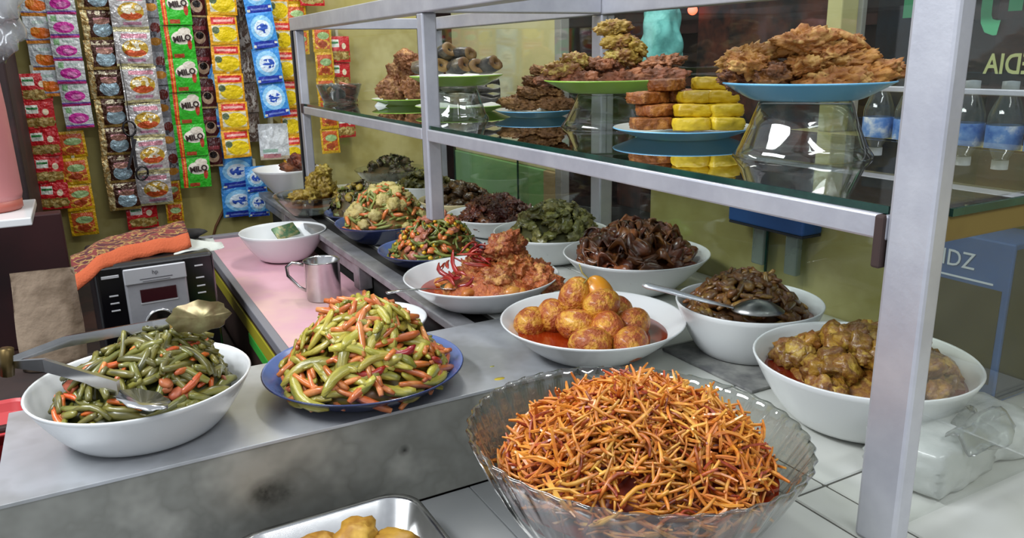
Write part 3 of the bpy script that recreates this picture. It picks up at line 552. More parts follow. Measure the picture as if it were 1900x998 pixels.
# ------------------------------------------------------------------ utensils
def spoon_bowl(name, L, W, D, mat, seg=12):
    vs, fs = [], []; n = 16; rs = [1, .8, .6, .4, .2, .02]
    for sgn, th in ((1, 0), (-1, .0012)):
        for k in rs:
            for i in range(n):
                a = 2 * PI * i / n; vs.append((L / 2 * k * math.cos(a), W / 2 * k * math.sin(a), -D * (1 - k * k) - th))
    m = len(rs)
    for s in (0, 1):
        for j in range(m - 1):
            for i in range(n):
                q = (i + 1) % n; f = (s * m * n + j * n + i, s * m * n + j * n + q, s * m * n + (j + 1) * n + q, s * m * n + (j + 1) * n + i); fs.append(f if s == 0 else f[::-1])
    for i in range(n): q = (i + 1) % n; fs.append((i, m * n + i, m * n + q, q))
    return mesh(name, vs, fs, mat)
sp = thing('serving_spoon', 'steel spoon resting on the rim of the sambal chicken bowl', 'spoon', (.475, 1.066, .034))
ob('spoon_bowl', spoon_bowl('spb', .062, .038, .008, CHROME), (0, 0, .004), (0, .08, .45), parent=sp)
ob('spoon_handle', tube('sph', [(-.024, -.012, .004), (-.06, -.022, .013), (-.10, -.028, .018), (-.122, -.030, .019)], [.0028, .0026, .0042, .0048], CHROME, 8, True, .4), parent=sp)
sp = thing('serving_spoon', 'long steel spoon lying face down across the braised strips', 'spoon', (.676, .643, .079))
ob('spoon_bowl', spoon_bowl('spb2', .062, .044, -.013, pm('scratched_steel', '#9a9a98', .3, 1, '#7d7d7b', 30)), (0, 0, .002), (0, 0, -.65), parent=sp)
ob('spoon_handle', tube('sph2', [(-.022, .018, .004), (-.05, .038, .012), (-.075, .064, .020), (-.098, .086, .026), (-.102, .09, .027)], [.004, .006, .0085, .009, .005], pm('white_steel', '#d5d7de', .2, .7), 8, True, .35), parent=sp)
tg = thing('serving_tongs', 'steel food tongs with scalloped ends lying over the bean bowl', 'tongs', (-.097, .939, .072))
def tong_arm(pts, wid, thick=.004):
    vs, fs = [], []
    for (p, w_) in zip(pts, wid):
        p = Vector(p); vs += [p + Vector((0, 0, w_)), p + Vector((.003, .003, w_)), p + Vector((.003, .003, -w_)), p + Vector((0, 0, -w_))]
    for j in range(len(pts) - 1):
        for i in range(4): q = (i + 1) % 4; fs.append((j * 4 + i, j * 4 + q, (j + 1) * 4 + q, (j + 1) * 4 + i))
    fs += [(3, 2, 1, 0), tuple(4 * (len(pts) - 1) + i for i in range(4))]
    return mesh('arm', vs, fs, CHROME, False)
def scallop(name, L, W, mat):
    vs, fs = [], []; n = 28
    for z in (0, .0015):
        vs.append((0, 0, z - .006))
        for i in range(n):
            a = 2 * PI * i / n; k = 1 + .07 * math.cos(a * 8); vs.append((L / 2 * k * math.cos(a), W / 2 * k * math.sin(a), z))
    for i in range(n):
        q = (i + 1) % n; fs += [(0, 1 + q, 1 + i), (n + 1, n + 2 + i, n + 2 + q), (1 + i, 1 + q, n + 2 + q, n + 2 + i)]
    return mesh(name, vs, fs, mat)
ob('arm', tong_arm([(0, 0, 0), (.03, -.05, .010), (.065, -.10, .008), (.093, -.14, .003)], [.004, .007, .006, .009]), parent=tg)
ob('arm', tong_arm([(0, 0, .006), (.05, -.026, .024), (.135, -.07, .040), (.15, -.082, .043)], [.004, .006, .005, .006]), parent=tg)
ob('scalloped_tip', scallop('tip', .06, .032, CHROME), (.113, -.168, -.001), (0, .1, -.95), parent=tg, label='silver scalloped lower tip')
ob('scalloped_tip', scallop('tip2', .066, .034, pm('oily_steel', '#7d7850', .3, .5, '#5a4a2c', 30)), (.178, -.098, .050), (1.1, -.1, -.50), parent=tg, label='oily upper tip raised over the beans')
ob('pivot', tube('pv', [(-.008, .006, -.012), (-.004, .003, .018)], .007, pm('dark_brass', '#5a4a2a', .4, .8), 10), parent=tg)
mg = thing('steel_mug', 'stainless steel mug standing on the pink table', 'mug', (.366, 1.442, -.0655))
ob('mug_body', lathe('mb', [(.0005, .001), (.031, .0), (.0325, .003), (.0335, .074), (.0348, .076), (.0335, .077), (.0322, .074), (.0312, .004), (.0005, .004)], CHROME, 48), parent=mg)
ob('mug_handle', tube('mh', [(-.028, .018, .066), (-.048, .030, .070), (-.058, .036, .062), (-.057, .036, .045), (-.040, .025, .022), (-.027, .017, .014)], .0022, CHROME, 8, True, 1.6), parent=mg)
# white bowl with a sachet in it
Bowl('serving_bowl', 'white bowl with a small sachet in it on the pink table', .373, 1.79, -.066, .097, .068, .42, 1.7)
sac = ob('seasoning_sachet', box('ss', (-.03, -.018, 0), (.03, .018, .006), pm('green_gold_foil', '#7d7a5a', .3, .3, '#3f6b4a', 40, c3='#a89a6a'), .003, 2, True), (.388, 1.835, -.012), (.75, -.1, .35), label='small green and gold sachet inside the white bowl on the pink table', cat='sachet')
# fritter tray in the bottom foreground
tr = thing('steel_tray', 'shallow steel tray with rounded rim in the bottom foreground', 'tray', (.165, .665, -.119))
def rrect(hx, hy, r, n=6):
    p = []
    for cx, cy, a0 in ((hx - r, hy - r, 0), (-hx + r, hy - r, 90), (-hx + r, -hy + r, 180), (hx - r, -hy + r, 270)):
        for i in range(n + 1): a = math.radians(a0 + 90 * i / n); p.append((cx + r * math.cos(a), cy + r * math.sin(a)))
    return p
def loft(name, rings, mat, cap=True):
    vs, fs = [], []; n = len(rings[0][0])
    for pts, z in rings: vs += [(x, y, z) for x, y in pts]
    for j in range(len(rings) - 1):
        for i in range(n): q = (i + 1) % n; fs.append((j * n + i, j * n + q, (j + 1) * n + q, (j + 1) * n + i))
    if cap: fs.append(tuple(range(n))[::-1]); fs.append(tuple((len(rings) - 1) * n + i for i in range(n)))
    return mesh(name, vs, fs, mat)
ob('tray_shell', loft('tsh', [(rrect(.085, .062, .03), 0.001), (rrect(.094, .071, .034), .036), (rrect(.099, .076, .036), .038), (rrect(.0985, .0755, .036), .039), (rrect(.092, .069, .033), .037), (rrect(.083, .06, .029), .004)], CHROME), parent=tr)
FRT = pm('golden_fritter', '#b8892c', .45, c2='#9a6a22', scale=18, c3='#c9a046', rand=.15, bump=.3, bscale=70)
ft = [lump('fritter', FRT, 300 + i, 3, (.032, .02, .016), .35, 1.5, .06) for i in range(4)]
for i, (x, y, z, ya, lb) in enumerate([(.140, .672, -.078, .3, 'golden fritter at the left of the steel tray'), (.178, .660, -.068, 1.0, 'tallest golden fritter in the middle of the steel tray'), (.205, .645, -.078, 2.2, 'golden fritter at the right of the steel tray'), (.165, .635, -.085, 0, 'golden fritter at the front of the steel tray'), (.11, .69, -.092, 1.6, 'golden fritter at the far left of the steel tray')]):
    ob('fritter', ft[i % 4], (x, y, z), (.2, .2, ya), label=lb, cat='fritter', group='fritters in the steel tray')

# ------------------------------------------------------------------ shelf goods
GRN = pm('lime_green_plate', '#97c846', .3, coat=.3); BLU = pm('sky_blue_plate', '#70bae4', .3, coat=.3); WIN = pm('white_plate_face', '#d8dcd6', .25, coat=.3)
def plate(label, x, y, z, r, h, m): return Bowl('plate', label, x, y, z, r, h, .62, 1.1, m, WIN, 'plate', t=.0025)
def upturned(label, x, y, r, h):
    pr = [(.0005, h), (r * .62, h), (r * .66, h - .002), (r * .78, h * .55), (r * .9, h * .2), (r, .002), (r * 1.0, 0), (r - .003, 0), (r * .87, h * .2), (r * .75, h * .55), (r * .63, h - .004), (.0005, h - .004)]
    return ob('upturned_glass_bowl', lathe('ugb', pr, GLB, 64), (x, y, ST + .0004), label=label, cat='glass bowl', group='upturned glass bowls on the shelf')
FRY = pm('crisp_batter', '#b8843e', .55, c2='#965f2a', scale=34, c3='#d0a860', rand=.15, bump=.8, bscale=110)
FRY2 = pm('dark_batter', '#7a4a26', .55, c2='#54301a', scale=34, c3='#94622f', rand=.15, bump=.8, bscale=110)
def fried(nm, m, seeds, sc, amp=.5, rough=.22): return [lump(nm, m, s, 5, sc, amp, 1.7, rough * 1.3, 7) for s in seeds]
# blue plate on upturned glass, right
upturned('upturned glass bowl carrying the blue plate of battered pieces', .681, .601, .072, .058)
plate('sky blue plate of battered pieces on the right glass bowl', .681, .601, ST + .059, .088, .018, BLU)
fr_ = fried('batter', FRY, range(310, 315), (.036, .021, .013), .35, .2); fd_ = fried('batter', FRY2, range(316, 319), (.038, .022, .012), .35, .2)
Z = ST + .072
BLAB = ['dark battered piece at the left base of the right blue plate', 'dark battered piece second from the left at the base of the right blue plate', 'crisp battered piece at the front centre of the right blue plate', 'crisp battered piece at the front right of the right blue plate', 'curled golden battered piece raised at the upper left of the batter pile', 'curled golden battered piece jutting out furthest left over the blue rim', 'long battered piece across the middle of the batter pile', 'long battered piece right of the middle of the batter pile', 'long battered piece at the right rim of the raised blue plate', 'round battered piece at the very top of the batter pile', 'battered piece right of the topmost round one', 'battered piece on the right slope of the batter pile', 'dark battered piece hidden at the back of the batter pile', 'battered piece at the back right of the batter pile']
for i, (dx, dy, dz, ya, mm, tl) in enumerate([(-.045, .045, .006, .2, fd_[0], 0), (-.03, .02, .012, .7, fd_[1], 0), (.0, -.03, .004, 2.0, fr_[0], 0), (.03, -.04, .006, 2.4, fr_[1], .1), (-.04, .045, .030, 2.6, fr_[2], .35), (-.05, .03, .022, .1, fr_[3], .1),
      (.0, .0, .022, 2.5, fr_[4], .1), (.03, -.02, .022, 2.2, fr_[0], .1), (.05, -.04, .012, 1.9, fr_[3], 0), (-.005, .01, .044, 2.0, fr_[1], .3), (.02, -.015, .040, 2.7, fr_[2], -.3), (.04, -.005, .03, .4, fr_[4], 0), (.01, .03, .012, 1, fd_[2], 0), (.035, .03, .01, 0, fr_[0], 0)]):
    ob('battered_piece', mm, (.681 + dx, .601 + dy, Z + dz), (tl, .2, ya), rng.uniform(.85, 1.05), label=BLAB[i], cat='fritter', group='battered pieces on the right blue plate')
ob('battered_tail', stick('btail', FRY, 330, .045, .004, .15, 7, .5), (.708, .574, Z + .048), (0, -.45, 2.45), label='thin battered tail poking up from the right blue plate', cat='fritter')
# tofu and tempeh plate
plate('sky blue plate of yellow tofu and tempeh on the shelf', .707, .825, ST, .093, .013, BLU)
TOF = pm('yellow_tofu', '#c2a414', .4, c2='#b0900f', scale=18, c3='#ccb02a', rand=.08, bump=.35, bscale=90)
TEM = pm('fried_tempeh', '#9a5a1e', .5, c2='#7a4216', scale=50, c3='#b5793a', rand=.1, bump=.9, bscale=130)
tf_ = [lump('tofu', TOF, 340 + i, 4, (.0265, .020, .0098), .09, 1.5, .03, 5, boxy=.7) for i in range(4)]
tp_ = [lump('tempeh', TEM, 350 + i, 4, (.031, .021, .0092), .05, 2, .06, 8, boxy=.88) for i in range(3)]
bz = ST + .014
TF = [(0.678, 0.776, 0, 'front left of the bottom layer'), (0.715, 0.756, 0, 'front middle of the bottom layer'), (0.750, 0.793, 0, 'right of the bottom layer'), (0.685, 0.783, 1, 'left of the second layer'), (0.720, 0.765, 1, 'middle of the second layer'), (0.753, 0.798, 1, 'right of the second layer'),
      (0.700, 0.793, 2, 'left of the third layer'), (0.726, 0.780, 2, 'middle of the third layer'), (0.753, 0.808, 2, 'right of the third layer'), (0.726, 0.798, 3, 'top of the stack'), (0.723, 0.818, 0, 'inside the bottom layer'), (0.728, 0.818, 1, 'inside the second layer')]
for i, (x, y, l, lb) in enumerate(TF): ob('tofu_block', tf_[i % 4], (x, y, bz + .008 + l * .0158), (.06 * (i % 3 - 1), .05 * (i % 2), -.45 + .25 * (i % 3) + (.6 if i in (2, 5, 8) else 0)), label='yellow tofu block, ' + lb + ' on the blue plate', cat='tofu', group='yellow tofu stack')
TPp = [(.651, .822, .0, 'bottom'), (.667, .828, .0156, 'second from bottom'), (.660, .842, .0312, 'third from bottom'), (.688, .838, .0468, 'top')]
for i, (x, y, z, lb) in enumerate(TPp): ob('tempeh_slab', tp_[i % 3], (x, y, bz + .0078 + z), (0, 0, -.3 + .25 * i), label='fried tempeh slab, ' + lb + ' of the tempeh stack beside the tofu', cat='tempeh', group='tempeh stack')
for i, (x, y) in enumerate([(.71, .855), (.735, .86)]):
    for l in range(3): ob('tempeh_slab', tp_[(i + l) % 3], (x, y, bz + .0078 + l * .0156), (0, 0, .2 * l + i), label='fried tempeh slab hidden behind the front tempeh stack', cat='tempeh', group='tempeh slabs at the back')
# green plate on upturned bowl
upturned('upturned glass bowl carrying the green plate of omelette pieces', .735, 1.030, .078, .050)
plate('lime green plate of fried omelette pieces on the middle glass bowl', .735, 1.030, ST + .051, .104, .019, GRN)
OML = pm('fried_omelette', '#a3863a', .5, c2='#7d4e2c', scale=24, c3='#bda854', rand=.15, bump=.7, bscale=100, lo=.42, hi=.6); OMR = pm('red_brown_crust', '#8f5636', .5, c2='#694026', scale=26, c3='#ab7048', rand=.15, bump=.8, bscale=110)
o1 = fried('omelette', OML, range(360, 364), (.030, .024, .012), .3, .15); o2 = fried('crust', OMR, range(365, 369), (.038, .017, .011), .4, .2)
Z = ST + .064
OLAB = ['browned omelette piece at the far left base of the green plate', 'browned omelette piece second from left along the base of the green plate', 'browned omelette piece in the centre of the base on the green plate', 'browned omelette piece at the right base of the green plate', 'browned omelette piece yellow one at the upper left of the pile', 'browned omelette piece yellow one behind the upper left of the pile', 'browned omelette piece on the right slope of the omelette pile', 'browned omelette piece reddish one in the middle of the omelette pile', 'browned omelette piece leaning under the tall omelette stack', 'browned omelette piece just below the top of the tall omelette stack', 'browned omelette piece at the very top of the tall omelette stack', 'browned omelette piece leaning on the right of the tall omelette stack', 'browned omelette piece reddish one at the far right of the omelette pile', 'browned omelette piece hidden behind the middle of the omelette pile']
for i, (dx, dy, dz, ya, mm, tl) in enumerate([(-.06, .06, .010, 2.5, o2[0], 0), (-.04, .02, .008, 2.3, o2[1], 0), (.0, -.03, .008, 2.4, o2[2], 0), (.04, -.06, .010, 2.5, o2[3], 0), (-.055, .055, .022, 2.2, o1[0], .1), (-.03, .05, .034, .4, o1[1], .1), (.055, -.03, .022, 2.5, o2[0], .1),
      (.0, .0, .026, .5, o2[1], 0), (.02, .0, .036, 2.0, o1[2], .5), (.015, .0, .062, 2.4, o1[3], .1), (.01, .01, .083, 2.3, o1[0], .1), (.035, -.01, .055, 1.0, o1[1], .6), (.06, -.05, .03, 2.4, o2[2], .2), (-.01, .03, .026, 1.8, o2[3], .2)]):
    ob('omelette_piece', mm, (.735 + dx, 1.030 + dy, Z + dz), (tl, .1, ya), rng.uniform(.9, 1.1), label=OLAB[i], cat='omelette', group='omelette pieces on the middle green plate')
# patties on blue plate
plate('small sky blue plate of brown patties on the shelf', .738, 1.267, ST, .076, .012, BLU)
PAT = pm('brown_patty', '#8f6438', .6, c2='#6e4a28', scale=40, c3='#a87e4c', rand=.12, bump=1, bscale=120)
pt_ = [lump('patty', PAT, 370 + i, 5, (.038, .026, .011), .22, 2, .2, 9, boxy=.45) for i in range(4)]
PLAB = ['rough brown patty at the left of the bottom layer', 'rough brown patty at the front right of the bottom layer', 'rough brown patty at the back right of the bottom layer', 'rough brown patty at the back left of the bottom layer', 'rough brown patty left in the second layer', 'rough brown patty right in the second layer', 'rough brown patty left in the third layer', 'rough brown patty right in the third layer', 'rough brown patty at the top of the patty stack']
for i, (dx, dy, dz, ya) in enumerate([(-.03, .012, .0, -.5), (.025, -.03, .0, -.4), (.03, .025, 0, .5), (-.01, .035, .004, 1.2), (.0, .0, .018, .2), (.03, .0, .018, 1.0), (.015, .01, .036, .4), (.03, -.01, .036, 1.5), (.022, .005, .052, .9)]):
    ob('patty', pt_[i % 4], (.738 + dx, 1.267 + dy, ST + .024 + dz), (.15 * (i % 3), .1, ya), label=PLAB[i], cat='patty', group='patties on the small blue plate')
# fish plates
upturned('upturned glass bowl carrying the green fish plate behind the middle post', .60, 1.31, .056, .058)
plate('lime green plate of fish chunks on the left glass bowl', .60, 1.31, ST + .059, .083, .017, GRN)
FSH = pm('grey_fish_skin', '#4d4a42', .4, c2='#33312d', scale=20, c3='#7d6f52', rand=.2, bump=.5, bscale=120, coat=.2); FLE = pm('fish_flesh', '#9a7c4a', .5, c2='#6b4a2c', scale=40, bump=.6)
def chunk(sd):
    R = random.Random(sd); pr = [(.0005, -.02), (.010, -.021), (.014, -.02), (.0175, 0), (.016, .02), (.012, .021), (.006, .0215), (.0035, .017), (.0005, .016)]
    m = lathe('chunk', pr, [FSH, FLE], 28, 1, .72, [1, 1, 0, 0, 1, 1, 1, 0])
    for v in m.vertices: v.co += v.co.normalized() * .0025 * noise.fractal(v.co * 70 + Vector((sd * 9, 0, 0)), 1, 2, 3)
    return m
fc = [chunk(i) for i in range(2)]; Z = ST + .078
FLAB = ['thick fish chunk at the left of the raised green plate', 'thick fish chunk at the centre left of the raised green plate', 'thick fish chunk at the centre right of the raised green plate', 'thick fish chunk at the far right of the raised green plate', 'thick fish chunk on top at the right of the raised green plate', 'thick fish chunk on top at the left of the raised green plate', 'thick fish chunk at the back right of the raised green plate', 'thick fish chunk at the back left of the raised green plate']
for i, (dx, dy, dz, ya, tl) in enumerate([(-.03, .02, .014, .1, 1.4), (.0, -.01, .014, .2, 1.4), (.03, -.015, .014, -.2, 1.5), (.045, -.035, .014, .3, 1.3), (.01, .0, .034, .5, 1.5), (-.015, .015, .036, .1, 1.2), (.02, .035, .014, 1.2, 1.5), (-.04, .045, .014, 1, 1.5)]):
    ob('fish_chunk', fc[i % 2], (.60 + dx, 1.31 + dy, Z + dz), (tl, .2, ya), 1.05, label=FLAB[i], cat='fish', group='fish chunks on the raised green plate')
plate('lime green plate of small whole fish on the shelf', .69, 1.482, ST, .096, .013, GRN)
def fish(nm, L, m):
    vs, fs = [], []; n = 10; st = [(-.5, .02), (-.44, .06), (-.3, .11), (-.1, .13), (.1, .11), (.28, .065), (.38, .03), (.44, .05), (.5, .085)]
    for k, (t, r) in enumerate(st):
        for i in range(n):
            a = 2 * PI * i / n; wy = r * .75 if t < .35 else .03; vs.append((t * L, wy * L * math.cos(a), r * L * math.sin(a)))
    for j in range(len(st) - 1):
        for i in range(n): q = (i + 1) % n; fs.append((j * n + i, j * n + q, (j + 1) * n + q, (j + 1) * n + i))
    fs += [tuple(range(n))[::-1], tuple((len(st) - 1) * n + i for i in range(n))]
    return mesh(nm, vs, fs, m)
fi = fish('fish', .12, FSH)
SLAB = ['small whole fried fish at the front of the low green plate', 'small whole fried fish in the middle of the low green plate', 'small whole fried fish at the left of the low green plate', 'small whole fried fish second from the top of the low green plate', 'small whole fried fish just under the top of the low green plate', 'small whole fried fish at the top of the pile of the low green plate']
for i, (dx, dy, dz, ya) in enumerate([(.0, -.03, .0, -.6), (.02, .0, .004, -.5), (-.02, .02, .004, -.8), (.01, -.02, .018, -.55), (.0, .02, .022, -.4), (.02, .0, .034, -.7)]): ob('small_fish', fi, (.69 + dx, 1.482 + dy, ST + .026 + dz), (.9, .05, ya), label=SLAB[i], cat='fish', group='small fish on the low green plate')
plate('lime green plate of fried chicken left of the middle post', .70, 1.80, ST, .090, .014, GRN)
FC = pm('fried_chicken', '#96643a', .5, c2='#744424', scale=30, c3='#b08450', rand=.12, bump=1, bscale=150)
fcm = [lump('chicken', FC, 380 + i, 5, (.038, .031, .026), .25, 1.5, .16, 8) for i in range(4)]
CLAB = ['golden fried chicken piece at the left base of the pile', 'golden fried chicken piece at the front base of the pile', 'golden fried chicken piece at the right base of the pile', 'golden fried chicken piece at the back base of the pile', 'golden fried chicken piece in the upper left of the pile', 'golden fried chicken piece in the upper front of the pile', 'golden fried chicken piece near the top at the back of the pile', 'golden fried chicken piece at the top of the pile beside the middle post']
for i, (dx, dy, dz) in enumerate([(-.04, .0, .012), (.0, -.035, .012), (.03, .0, .012), (-.02, .03, .014), (-.02, .0, .04), (.01, -.02, .042), (.0, .02, .05), (.0, -.005, .072)]): ob('fried_chicken_piece', fcm[i % 4], (.70 + dx, 1.80 + dy, ST + .024 + dz), (i * .8, .4 * i, i * 1.1), label=CLAB[i], cat='chicken', group='fried chicken on the green plate')
ob('paper_napkin', strip_sheet('napkin', pm('white_tissue', '#d5d7d6', .9), 3, .06, .045, .5, .1, .001), (.635, 1.79, ST + .008), (0, -.25, .6), label='white tissue beside the fried chicken plate', cat='tissue')
# crumpled clear plastic tub at the left end of the shelf
tub = Bowl('plastic_tub', 'clear plastic tub of wrapped snacks at the left end of the shelf', .583, 1.975, ST, .056, .046, .7, 1.1, glass('clear_plastic', '#d8d8d6', 2.2, .08, 1.5, haze=.08), None, 'tub')
sn = [box('snack', (-.022, -.012, -.005), (.022, .012, .005), pm('snack_wrap%d' % i, c, .3, .2), .004, 2, True) for i, c in enumerate(('#8a4a30', '#a8874a', '#6b6f70'))]
for i in range(7): ob('wrapped_snack', sn[i % 3], (.583 + .022 * math.cos(i * 2.1), 1.975 + .02 * math.sin(i * 2.1), ST + .012 + .005 * i), (.5 * i, .3, i), label='wrapped snack in the clear tub at the left end of the shelf', cat='snack', group='wrapped snacks in the clear tub')
# ------------------------------------------------------------------ behind the glass
for i, (y, lb) in enumerate([(.862, 'water bottle with blue label left of the right post, outer one'), (.805, 'water bottle with blue label just left of the right post'), (.712, 'water bottle with blue label just right of the right post'), (.657, 'water bottle with blue label second from the right edge'), (.602, 'water bottle with blue label at the right edge')]):
    bt = thing('water_bottle', lb, 'bottle', (1.15, y, .2182), group='water bottles behind the case')
    ob('bottle_body', lathe('wb', [(.0005, .0), (.021, 0), (.023, .004), (.023, .062), (.0215, .068), (.016, .084), (.0105, .095), (.0095, .102), (.0005, .102)], glass('pet_plastic', '#dfe6e8', 2.0, .06, 1.45, haze=.06, hazecol='#b5c0c4'), 28), parent=bt)
    ob('bottle_label', lathe('wl', [(.0234, .018), (.0236, .019), (.0236, .050), (.0234, .051)], pm('blue_water_label', '#2f62b8', .3, c2='#6b93d6', scale=40, c3='#e0e4ec', lo=.35, hi=.68), 28), parent=bt)
    ob('bottle_cap', lathe('wc', [(.0105, .098), (.0108, .1), (.0108, .111), (.0005, .112)], pm('white_cap', '#b8bec4', .4), 18), parent=bt)
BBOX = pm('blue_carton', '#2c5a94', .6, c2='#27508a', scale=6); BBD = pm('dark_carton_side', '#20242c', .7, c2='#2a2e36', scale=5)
bb = thing('blue_carton', 'big dark blue carton standing at the right end behind the glass', 'carton', (0, 0, 0))
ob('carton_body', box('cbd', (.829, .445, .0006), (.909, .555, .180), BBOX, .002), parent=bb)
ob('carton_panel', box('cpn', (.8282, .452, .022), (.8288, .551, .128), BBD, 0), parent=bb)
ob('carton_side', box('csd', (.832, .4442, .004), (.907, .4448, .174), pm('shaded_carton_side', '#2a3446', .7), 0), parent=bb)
WTX = pm('white_print', '#c3ccd6', .6)
def on_xneg(me, x, y, z, parent): o = ob('lettering', me, parent=parent); o.matrix_basis = Matrix(((0, 0, -1, x), (-1, 0, 0, y), (0, 1, 0, z), (0, 0, 0, 1))); return o
on_xneg(text_mesh('lettering', 'VIDZ', .026, WTX, .0003, False, 0, .9), .8278, .510, .152, bb)
ob('print_line', box('pln', (.8280, .462, .132), (.8288, .550, .134), WTX, 0), parent=bb); ob('print_oval', lathe('po', [(.008, 0), (.008, .0005), (.0005, .0005)], WTX, 20, 1, .6), (.8282, .530, .117), (0, -PI / 2, 0), parent=bb)
b2 = ob('blue_box_standin', box('bb2', (.888, .77, .118), (.9285, .92, .21), BBOX, .003), label='small blue box shape standing in for a likely reflection under the shelf', cat='box')  # solid box modelled in place of a likely reflection of the big carton
ob('box_base', box('bbb', (.889, .771, .114), (.928, .919, .118), BBD, .001), parent=b2); ob('box_label', box('bbl', (.8872, .83, .14), (.8878, .855, .16), pm('label_yellow', '#b9b07a', .7), 0), parent=b2)
# package wrapped in clear plastic on the tile at the right
PK = pm('wrapped_white_paper', '#c3c6c4', .4, c2='#b0b4b2', scale=12, c3='#cfd2d0', bump=.6, bscale=35, coat=.5)
pk = thing('wrapped_package', 'grey white packages in plastic wrap on the tiles behind the right post', 'package', (.655, .382, 0))
for i, (x, y, sx, sy, sz, rz) in enumerate([(-.01, .012, .066, .045, .027, .12), (.085, .02, .045, .05, .022, -.2)]):
    ob('packet', lump('packet', PK, 400 + i, 4, (sx, sy, sz), .06, 1.5, .03, 4, boxy=.8), (x, y, sz * .82), (0, .05, rz), parent=pk)
ob('plastic_fold', strip_sheet('fold', glass('wrap_film', '#eef0ef', 2.0, .15, 1.5, haze=.12, hazecol='#d0d4d2'), 8, .10, .05, .6, .15, .0006, 15, 9), (.02, -.015, .052), (.1, 0, .3), parent=pk)
# teal bundle and red lamp outside, tied bundle hanging from a cord
tb = thing('cloth_bundle', 'teal cloth bundle hanging outside behind the omelette plate', 'cloth', (1.40, 1.735, .43))
TEAL = pm('teal_cloth', '#6fc0b8', .8, c2='#57a39d', scale=14, c3='#86d2ca', bump=.5, bscale=40)
ob('bundle', lathe('bundle', [(.0005, -.105), (.03, -.10)] + [(.034 + .026 * math.cos((z + .05) * 11), z) for z in [-.09 + .006 * q for q in range(40)]] + [(.036, .16), (.0005, .165)], TEAL, 60, .85, 1, None, lambda a, z: 1 + .09 * math.sin(2 * a + z * 60) + .06 * math.sin(5 * a - z * 45) + .03 * math.sin(9 * a + z * 20)), parent=tb)
ob('cord', tube('cd', [(0, .02, .15), (0, .02, 1.2)], .004, BLACK, 6), parent=tb)
t = NT('red_lamp_glow'); t.b.inputs['Emission Color'].default_value = (1, .12, .04, 1); t.b.inputs['Emission Strength'].default_value = 2.2
ob('street_lamp', lump('lamp', t.m, 1, 3, (.035, .035, .035), .02), (3.93, 4.53, .653), label='small red light glowing in the dark street', cat='lamp')

# ------------------------------------------------------------------ left side: computer case, towel, bag, flask
side = ob('side_cabinet', box('sc', (-.30, 1.36, -.9), (.222, 2.4, -.20), DARKW, .004), label='dark wooden cabinet under the black computer case', cat='cabinet')
pc = thing('computer_case', 'black desktop computer case with a silver front panel', 'computer', (.08, 1.45, -.1995), (0, 0, math.radians(3)))
ob('case_shell', box('cs', (-.095, .002, 0), (.098, .20, .25), BLACK, .008, 3), parent=pc)
ob('front_bezel', box('fb', (-.092, -.004, .004), (.095, .003, .247), pm('gloss_black', '#0d0c10', .15, coat=.6), .003), parent=pc)
SIL = pm('silver_panel', '#a9a9ae', .4, .4, '#9d9da3', 20)
fp = ob('silver_panel', box('fp', (-.052, -.012, .09), (.047, -.004, .240), SIL, .004, 2), parent=pc)
ob('drive_lid', box('dl', (-.052, -.016, .214), (.047, -.012, .242), pm('silver_lid', '#c2c3c7', .35, .4), .002), parent=fp)
ob('slot', box('sl', (-.028, -.0165, .221), (.024, -.016, .2225), pm('slot_dark', '#55555a', .5), 0), parent=fp)
ob('slot', box('sl2', (-.024, -.0165, .217), (.02, -.016, .218), MATS['slot_dark'], 0), parent=fp)
dsp = ob('display_window', box('dw', (-.030, -.0135, .180), (.028, -.012, .203), pm('maroon_display', '#35151a', .15, coat=.5), .001), parent=fp)
ob('display_frame', box('dwf', (-.031, -.0132, .177), (.029, -.012, .1795), pm('bright_edge', '#d5d5d8', .3, .5), 0), parent=fp)
ob('dial', lathe('dial', [(.026, 0), (.026, .004), (.021, .006), (.019, .004), (.0005, .005)], CHROME, 40), (-.004, -.012, .140), (PI / 2, 0, 0), parent=fp)
o = ob('logo', text_mesh('logo', 'hp', .010, MATS['slot_dark'], .0003), parent=fp); o.matrix_basis = Matrix(((1, 0, 0, -.003), (0, 0, -1, -.0165), (0, 1, 0, .232), (0, 0, 0, 1)))
for s, x, zs in ((0, -.070, (.196, .183, .170)), (1, .070, (.228, .206, .191, .178))):
    for z in zs: ob('button', box('bt', (x - .007, -.006, z), (x + .007, -.004, z + .0025), MATS['bright_edge'], .0004), parent=pc)
ob('name_strip', box('ns', (-.085, -.0055, .228), (-.058, -.004, .233), MATS['bright_edge'], .0004), parent=pc)
# papers and towel on the case
ob('paper_sheet', strip_sheet('paper', pm('white_paper', '#c9ccc6', .8, c2='#b9bdb4', scale=20), 4, .17, .13, .12, .05, .0012, 15, 9), (.115, 1.53, .054), (0, 0, .1), label='crumpled white paper under the towel on the computer case', cat='paper')
ob('dark_cloth', lump('dcl', pm('black_cloth', '#191719', .9, bump=.3), 415, 3, (.085, .05, .012), .3), (.10, 1.58, .062), label='black cloth lying behind the towel on the computer case', cat='cloth')
vs, fs, mi = [], [], []; nu, nv = 30, 16
for j in range(nv):
    for i in range(nu):
        u = i / (nu - 1); v = j / (nv - 1); x = -.045 + .19 * u; y = 1.415 + .085 * v + .06 * u + .02 * math.sin(u * 3)
        z = .052 + .022 * math.sin(min(1, v * 1.3) * PI / 2) + .016 * u + .006 * noise.noise(Vector((x * 30, y * 30, 3))) - .055 * max(0, .22 - u) * 2 * (1 - .5 * v) - .02 * max(0, .15 - v) * 3
        vs.append((x, y, z))
for j in range(nv - 1):
    for i in range(nu - 1): a = j * nu + i; fs.append((a, a + 1, a + nu + 1, a + nu)); mi.append(0 if j < 4 else 1)
